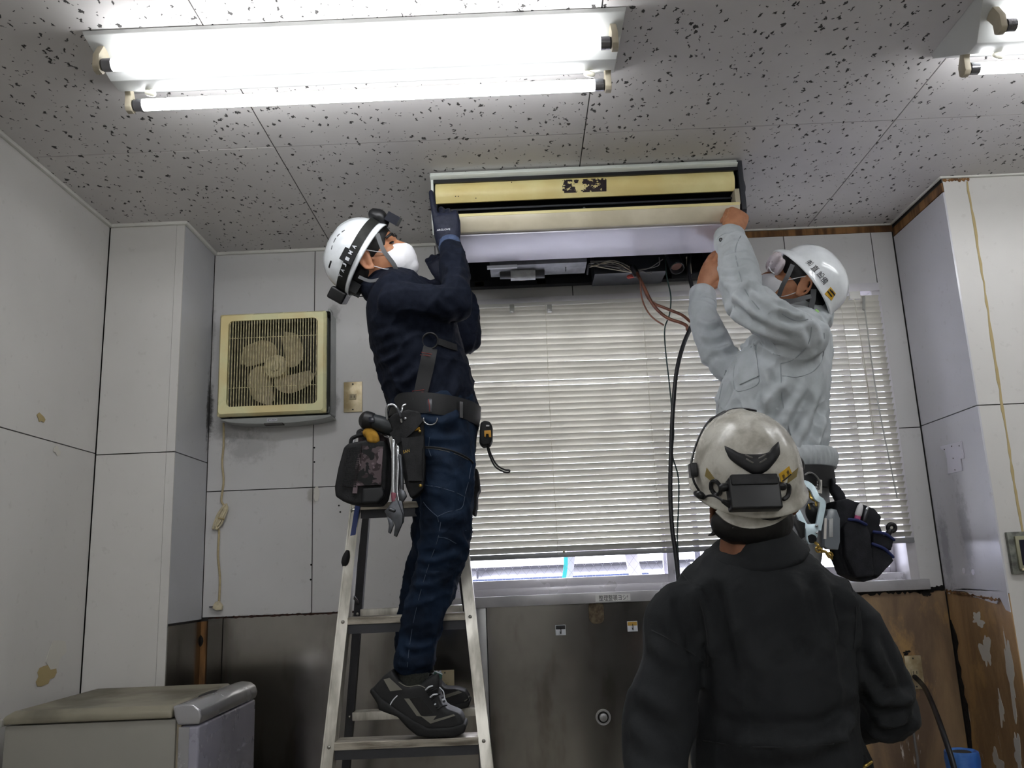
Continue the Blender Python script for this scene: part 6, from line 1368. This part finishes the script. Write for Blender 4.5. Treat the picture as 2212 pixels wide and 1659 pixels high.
# cordless driver
t_ = thing('cordless_driver', base(815, 940, 2.36), 'dark grey cordless driver hanging at the navy worker\'s back hip', 'power tool')
part('battery', limb([(785, 906, 2.36, 18, .026), (789, 907, 2.36, 20, .030), (800, 910, 2.36, 20, .030), (806, 911, 2.36, 19, .028)], 20), 'lamp_black', t_)
part('housing', limb([(806, 911, 2.36, 17, .026), (825, 917, 2.36, 18, .027), (846, 925, 2.36, 17, .024), (866, 929, 2.37, 12, .018), (888, 921, 2.38, 5, .010)], 20), 'driver_grey', t_)
box('release_button', tuple(at(796, 913, 2.327)), tuple(at(809, 901, 2.335)), 'lamp_smoke', t_, .002)
part('belt_ring', tube([at(826, 936, 2.36), at(832, 943, 2.352), at(840, 944, 2.35), at(845, 938, 2.355)], .002, 8), 'chrome', t_)
# holster with gold lettering
t_ = thing('tool_holster', base(890, 1075, 2.36), 'black tool holster with gold lettering on the navy worker\'s hip', 'holster')
hb_ = soft('holster_body', [(838, 905), (850, 893), (880, 884), (906, 888), (917, 905), (916, 940), (918, 1000), (914, 1055), (898, 1070), (886, 1076), (876, 1050), (864, 1000), (856, 955), (848, 935)], 2.335, 2.40, 'nylon_black', t_)
hbb = bvh_of(hb_)
patch('pocket_front', hbb, [(868, 948), (913, 944), (911, 1040), (884, 1040)], 'nylon_black', t_, .002, .012, 8, 10)
hb2 = bvh_of(hb_, t_.children[-1]); s_, n_ = onsurf(hb2, 873, 976)
if s_ is not None: lettering('holster_print', 'ENSAN', s_ + n_ * .004, pdir(.97, -.25), pdir(-.2, -1), .030, 'print_gold', t_, .009, .0008, .01, hb2)
seam('yellow_edge', hbb, [(880, 932), (893, 929), (905, 926)], .0045, 'cloth_yellow', t_, .003)
for px_, py_ in ((907, 932), (909, 1050), (876, 905)):
    s_, n_ = onsurf(hbb, px_, py_, .012 if py_ > 1000 else .003); part('rivet', ell(s_, V((.005, 0, 0)), V((0, .004, 0)), V((0, 0, .005)), 12, 6), 'brass' if px_ > 880 else 'chrome', t_)
part('flap', strip([at(905, 898, 2.33), at(880, 925, 2.326), at(850, 948, 2.335)], .019, .003, V((0, -1, 0))), 'nylon_black', t_)
# wrenches
def wrench(label, shaft, head, Y, m, paint=None, group='wrenches in the holster'):
    w_ = thing('adjustable_wrench', at(shaft[-1][0], shaft[-1][1] + 60, Y), label, 'wrench', group)
    sh = part('handle', tube([at(a, b, Y) for a, b in shaft], [.0058] * len(shaft), 10, 4), m, w_)
    part('jaw', slab(head, Y - .007, Y + .007), 'steel_dark', w_, .002)
    if paint: part('paint_mark', tube([at(a, b, Y) for a, b in paint], .0066, 10, 2), 'paint_pink', w_)
    return w_
w1 = wrench('long adjustable wrench with a pink mark hanging jaw down from the holster', [(850, 952), (850, 1000), (850, 1060), (853, 1086)], [(846, 1084), (858, 1080), (864, 1096), (870, 1112), (869, 1130), (856, 1160), (850, 1157), (853, 1136), (847, 1122), (837, 1116), (830, 1104), (838, 1096)], 2.305, 'chrome', [(850, 1066), (851, 1080), (853, 1092)])
part('knurl', tube([at(843, 1100, 2.296), at(851, 1103, 2.296)], .005, 12, 2), 'steel_dark', w1)
part('movable_jaw', slab([(835, 1112), (846, 1122), (850, 1134), (843, 1153), (838, 1150), (840, 1135)], 2.300, 2.312), 'steel_dark', w1, .0015)
w2_ = wrench('second adjustable wrench behind the pink marked one, jaw down', [(859, 966), (860, 1010), (858, 1060), (862, 1085)], [(856, 1082), (868, 1080), (873, 1110), (871, 1128), (862, 1140), (860, 1120)], 2.322, 'chrome')
w3_ = wrench('small adjustable wrench nearest the gold lettered holster', [(864, 985), (867, 1020), (868, 1058)], [(860, 1062), (866, 1055), (874, 1060), (878, 1072), (870, 1084), (862, 1078)], 2.318, 'steel_dark')
# carabiner
t_ = thing('carabiner', base(850, 905, 2.325), 'steel carabiner clipped to the navy worker\'s belt above the driver', 'carabiner')
part('body', tube([at(837, 905, 2.325), at(835, 888, 2.32), at(838, 877, 2.318), at(848, 874, 2.318), at(857, 881, 2.318), at(864, 896, 2.32), at(868, 912, 2.325)], .0038, 10), 'chrome', t_); part('gate', tube([at(859, 884, 2.314), at(866, 901, 2.318)], .0052, 10, 2), 'steel_dark', t_)
part('clip', tube([at(862, 896, 2.318), at(868, 888, 2.318), at(870, 878, 2.318), at(876, 874, 2.318)], .003, 8), 'chrome', t_)
q = at(930, 905, 2.322); o = part('belt_ring', tube([q + (pdir(1, 0) * math.cos(a) * .019 + pdir(0, 1) * math.sin(a) * .016) for a in np.linspace(-.1, 3.24, 11)], .0022, 8, 2), 'chrome'); rebase(o); tag(o, 'steel half ring hanging under the navy worker\'s belt', 'ring')
# tape measure with wrist loop
t_ = thing('tape_measure', base(1050, 962, 2.50), 'black tape measure with a wrist loop clipped on the navy worker\'s front', 'tape measure')
part('case', slab([(1038, 912), (1046, 908), (1058, 910), (1063, 920), (1063, 948), (1058, 960), (1042, 963), (1035, 956), (1036, 930)], 2.46, 2.52), 'nylon_black', t_, .006, 3)
part('latch', slab([(1046, 930), (1060, 929), (1061, 944), (1056, 944), (1055, 937), (1050, 937), (1049, 944), (1046, 943)], 2.453, 2.462), 'tape_yellow', t_, .001)
part('nameplate', slab([(1050, 918), (1057, 918), (1057, 921), (1050, 921)], 2.457, 2.462), 'label_silver', t_)
part('wrist_loop', tube([at(1052, 962, 2.49), at(1058, 985, 2.49), at(1070, 1008, 2.48), at(1088, 1019, 2.48), at(1099, 1020, 2.48), at(1100, 1016, 2.485), at(1088, 1014, 2.485), at(1072, 1003, 2.487), at(1060, 980, 2.492), at(1054, 962, 2.495)], .0026, 8), 'strap_black', t_)
o = soft('hip_pouch', [(1022, 1012), (1031, 1010), (1034, 1030), (1037, 1058), (1031, 1066), (1030, 1095), (1026, 1115), (1018, 1110)], 2.58, 2.66, 'nylon_black', None, .004, 4); rebase(o); tag(o, 'thin black pouch on the front of the navy worker\'s thigh', 'pouch')

# ------------------------------------------------------------------ gear of the grey worker
bl2 = belt('work_belt', (1708., 1018.), (1713., 1062.), 88, .168, 'strap_black', p2_)
t_ = thing('safety_hook', base(1745, 1178, 2.33), 'large silver safety hook hanging at the grey worker\'s hip', 'hook')
part('hook_arm', strip([at(1722, 1048, 2.33), at(1738, 1044, 2.325), at(1754, 1055, 2.322), at(1764, 1075, 2.32), at(1776, 1085, 2.32), at(1773, 1110, 2.32), at(1766, 1145, 2.32)], .0078, .005, V((0, -1, 0)), 3), 'hook_silver', t_)
part('hook_arm', strip([at(1712, 1092, 2.33), at(1722, 1105, 2.326), at(1734, 1130, 2.322), at(1742, 1140, 2.32)], .0075, .005, V((0, -1, 0)), 3), 'hook_silver', t_)
part('hook_plate', slab([(1740, 1132), (1764, 1131), (1771, 1128), (1768, 1152), (1766, 1160), (1758, 1175), (1748, 1176), (1742, 1165), (1741, 1148)], 2.315, 2.325), 'hook_silver', t_, .002)
part('eye_hole', tube([at(1754, 1164, 2.3145), at(1754, 1164, 2.312)], .012, 18, 1, False), 'liner', t_)
part('gate', slab([(1709, 1108), (1718, 1106), (1722, 1122), (1740, 1130), (1739, 1160), (1730, 1166), (1724, 1148), (1713, 1128)], 2.312, 2.324), 'lamp_black', t_, .002)
for px_, py_ in ((1764, 1136), (1765, 1151), (1715, 1113)): part('rivet', ell(at(px_, py_, 2.312), V((.004, 0, 0)), V((0, .003, 0)), V((0, 0, .004)), 10, 6), 'chrome', t_)
part('upper_ring', tube([at(1732, 1030, 2.34), at(1748, 1021, 2.335), at(1762, 1028, 2.335), at(1770, 1042, 2.34), at(1768, 1056, 2.345)], .0035, 8), 'chrome', t_)
t_ = thing('spec_tag', base(1757, 1062, 2.345), 'white printed tag behind the silver hook on the belt', 'tag')
part('card', slab([(1733, 1028), (1776, 1037), (1776, 1066), (1733, 1058)], 2.346, 2.350), 'card_white', t_)
part('red_print', slab([(1744, 1032), (1749, 1033), (1748, 1042), (1744, 1041)], 2.3448, 2.347), 'print_red', t_)
for k in range(4): part('print_line', slab([(1752, 1034 + 6 * k), (1770, 1038 + 6 * k), (1770, 1039.6 + 6 * k), (1752, 1035.6 + 6 * k)], 2.3448, 2.347), 'print_dark', t_)
t_ = thing('reel_case', base(1750, 1130, 2.36), 'round black lanyard reel behind the silver hook', 'reel')
part('case', ell(at(1758, 1112, 2.365), pdir(1, 0) * .022, V((0, .02, 0)), pdir(.2, 1) * .034, 18, 10), 'lamp_black', t_); part('spring', tube([at(1749, 1062, 2.34), at(1752, 1076, 2.335), at(1762, 1082, 2.335), at(1763, 1092, 2.335)], .004, 8), 'brass', t_); part('pin', tube([at(1747, 1090, 2.335), at(1749, 1099, 2.335)], .0025, 8, 1), 'brass', t_)
t_ = thing('snap_chain', base(1790, 1205, 2.32), 'short gold swivel snap on the ring of the silver hook', 'chain')
for a, b in (((1762, 1173), (1768, 1186)), ((1766, 1184), (1776, 1192)), ((1775, 1190), (1788, 1199)), ((1786, 1196), (1796, 1206))): part('link', tube([at(*a, 2.31), at((a[0] + b[0]) / 2 + 2, (a[1] + b[1]) / 2 - 2, 2.305), at(*b, 2.31)], .0042, 8), 'brass', t_)
for px_, py_ in ((1768, 1187), (1793, 1199)): c_ = at(px_, py_, 2.308); part('link', tube([c_ + (pdir(1, 0) * math.cos(a) + pdir(0, 1) * math.sin(a)) * .007 for a in np.linspace(0, 6.28, 11)], .0025, 6, 2), 'brass', t_)
t_ = thing('clear_case', base(1798, 1190, 2.33), 'clear plastic bit case between the silver hook and the navy pouch', 'case')
part('shell', slab([(1788, 1101), (1796, 1098), (1808, 1101), (1812, 1112), (1815, 1120), (1815, 1170), (1811, 1188), (1790, 1186), (1781, 1180), (1782, 1118), (1787, 1112)], 2.315, 2.345), 'case_clear', t_, .003)
part('contents', slab([(1791, 1122), (1800, 1119), (1800, 1160), (1791, 1161)], 2.310, 2.318), 'label_silver', t_, .002); part('label_strip', slab([(1782, 1119), (1786, 1119), (1785, 1164), (1780, 1164)], 2.311, 2.316), 'card_white', t_)
t_ = thing('tool_pouch', base(1865, 1258, 2.38), 'navy pouch with blue piping and pens on the grey worker\'s back hip', 'tool bag')
soft('hanger', [(1798, 1030), (1806, 1044), (1818, 1054), (1828, 1070), (1830, 1092), (1812, 1092), (1806, 1072), (1798, 1062)], 2.37, 2.40, 'nylon_navy', t_, .004, 3)
nb_ = soft('pouch_body', [(1806, 1082), (1830, 1076), (1889, 1098), (1905, 1116), (1901, 1134), (1912, 1160), (1920, 1200), (1925, 1215), (1897, 1249), (1866, 1258), (1832, 1242), (1816, 1205), (1810, 1150)], 2.355, 2.44, 'nylon_navy', t_)
soft('outer_pocket', [(1832, 1124), (1872, 1134), (1880, 1152), (1890, 1245), (1850, 1248), (1826, 1200), (1822, 1140)], 2.335, 2.37, 'nylon_navy', t_, .004, 4)
soft('side_pocket', [(1886, 1148), (1925, 1160), (1932, 1168), (1926, 1190), (1885, 1178)], 2.345, 2.41, 'nylon_navy', t_, .004, 3); soft('side_pocket', [(1882, 1176), (1926, 1196), (1931, 1212), (1900, 1246), (1880, 1240)], 2.340, 2.41, 'nylon_navy', t_, .004, 3)
for ln in ([(1834, 1122, 2.335), (1852, 1124, 2.332), (1871, 1133, 2.336)], [(1888, 1149, 2.345), (1912, 1153, 2.342), (1931, 1166, 2.348)], [(1885, 1175, 2.340), (1910, 1185, 2.337), (1929, 1203, 2.344)]): part('blue_piping', tube([at(*x) for x in ln], .0042, 8), 'trim_blue', t_)
t_ = thing('marker_pen', base(1850, 1122, 2.345), 'pink marker with a white cap in the navy pouch', 'pen')
part('barrel', tube([at(1851, 1124, 2.345), at(1854, 1111, 2.343)], .0078, 12, 1, False), 'pen_pink', t_); part('cap', tube([at(1854, 1111, 2.343), at(1858, 1096, 2.342), at(1859, 1092, 2.342)], [.0092, .0080, .0062], 12, 2), 'pen_white', t_)
t_ = thing('metal_pen', base(1866, 1122, 2.345), 'slim steel pen beside the pink marker', 'pen')
part('barrel', tube([at(1866, 1124, 2.345), at(1871, 1104, 2.343)], .0066, 12, 2), 'steel_dark', t_); part('tip', tube([at(1871, 1104, 2.343), at(1874, 1097, 2.342)], .0042, 10, 1), 'chrome', t_)
t_ = thing('ratchet_wrench', base(1918, 1160, 2.36), 'black ring ended ratchet wrench in the navy pouch', 'wrench')
c_ = at(1926, 1140, 2.36); part('ring_end', tube([c_ + (pdir(1, 0) * math.cos(a) + pdir(0, 1) * math.sin(a)) * .010 for a in np.linspace(0, 6.28, 15)], .0055, 10, 2), 'lamp_black', t_); part('handle', tube([at(1922, 1147, 2.36), at(1914, 1164, 2.365), at(1908, 1180, 2.37)], .0075, 10), 'lamp_black', t_)
# ladder under the grey worker
xm = at(1700, 1700, 2.52).x
Lt2, Rt2 = V((xm - .115, 2.52, za + .30)), V((xm + .125, 2.52, za + .30)); Lb2, Rb2 = V((xm - .20, 2.30, .02)), V((xm + .21, 2.30, .02))
ladder('step_ladder', 'aluminium stepladder under the worker in grey, hidden behind the man in front', Lt2, Lb2, Rt2, Rb2, [za + .30, za - .004, za - .30, za - .58], (V((xm - .10, 2.58, za + .29)), V((xm - .17, 2.95, .02)), V((xm + .11, 2.58, za + .29)), V((xm + .18, 2.95, .02)), [za - .004, za - .30]), (xm, 2.62, 0))
# tool pouch of the man in front
t_ = thing('tool_pouch', base(1872, 1700, 1.80), 'black hip pouch with a gold clip on the man in front', 'tool bag')
soft('pouch_body', [(1850, 1640), (1868, 1628), (1885, 1645), (1900, 1720), (1890, 1800), (1850, 1800)], 1.70, 1.80, 'nylon_black', t_, .005, 5)
part('clip', tube([at(1862, 1658, 1.695), at(1872, 1653, 1.69), at(1882, 1646, 1.695)], .003, 8), 'brass', t_)

# ------------------------------------------------------------------ right corner: roll, cable and the cable's shadow built as a cord
t_ = thing('plastic_roll', V((at(2076, 1640, 2.98).x, 2.98, 0)), 'blue plastic wrapped roll standing in the right corner', 'roll')
c_ = at(2076, 1622, 2.98); n = 30
def rg(z, r, k=0): return [V((c_.x + (r + .0015 * math.sin(5 * 2 * math.pi * j / n + k)) * math.cos(2 * math.pi * j / n), 2.98 + (r + .0015 * math.sin(7 * 2 * math.pi * j / n + k)) * math.sin(2 * math.pi * j / n), z)) for j in range(n)]
zs = np.linspace(0, c_.z, 40)
part('wrap', rings([rg(z, .052 + .0012 * math.sin(i * 2.2), i * .3) for i, z in enumerate(zs)] + [rg(c_.z + .002, .046), rg(c_.z - .006, .034)]), 'roll_blue', t_)
part('core', tube([V((c_.x, 2.98, c_.z - .05)), V((c_.x, 2.98, c_.z - .002))], .030, 20, 1, False), 'socket_dark', t_)
cord('extension_cable', [(1976, 1462, 3.235), (1988, 1474, 3.20), (2000, 1490, 3.10), (2018, 1530, 2.95), (2038, 1585, 2.80), (2060, 1655, 2.72), (2085, 1760, 2.66), (2110, 2000, 2.6), (2080, 2150, 2.62)], .0085, 'cable_black', 'thick black cable slanting down from the right outlet', 'cable')
cord('cable_shadow_cord', [(1966, 1470, 3.235), (1968, 1540, 3.22), (1976, 1600, 3.215), (1984, 1660, 3.21), (1990, 1800, 3.2), (1990, 2040, 3.18)], .0045, 'wire_grey', 'thin grey cord standing in for the black cable shadow on the stained board', 'cable')  # solid grey cord drawn where the black cable's shadow falls
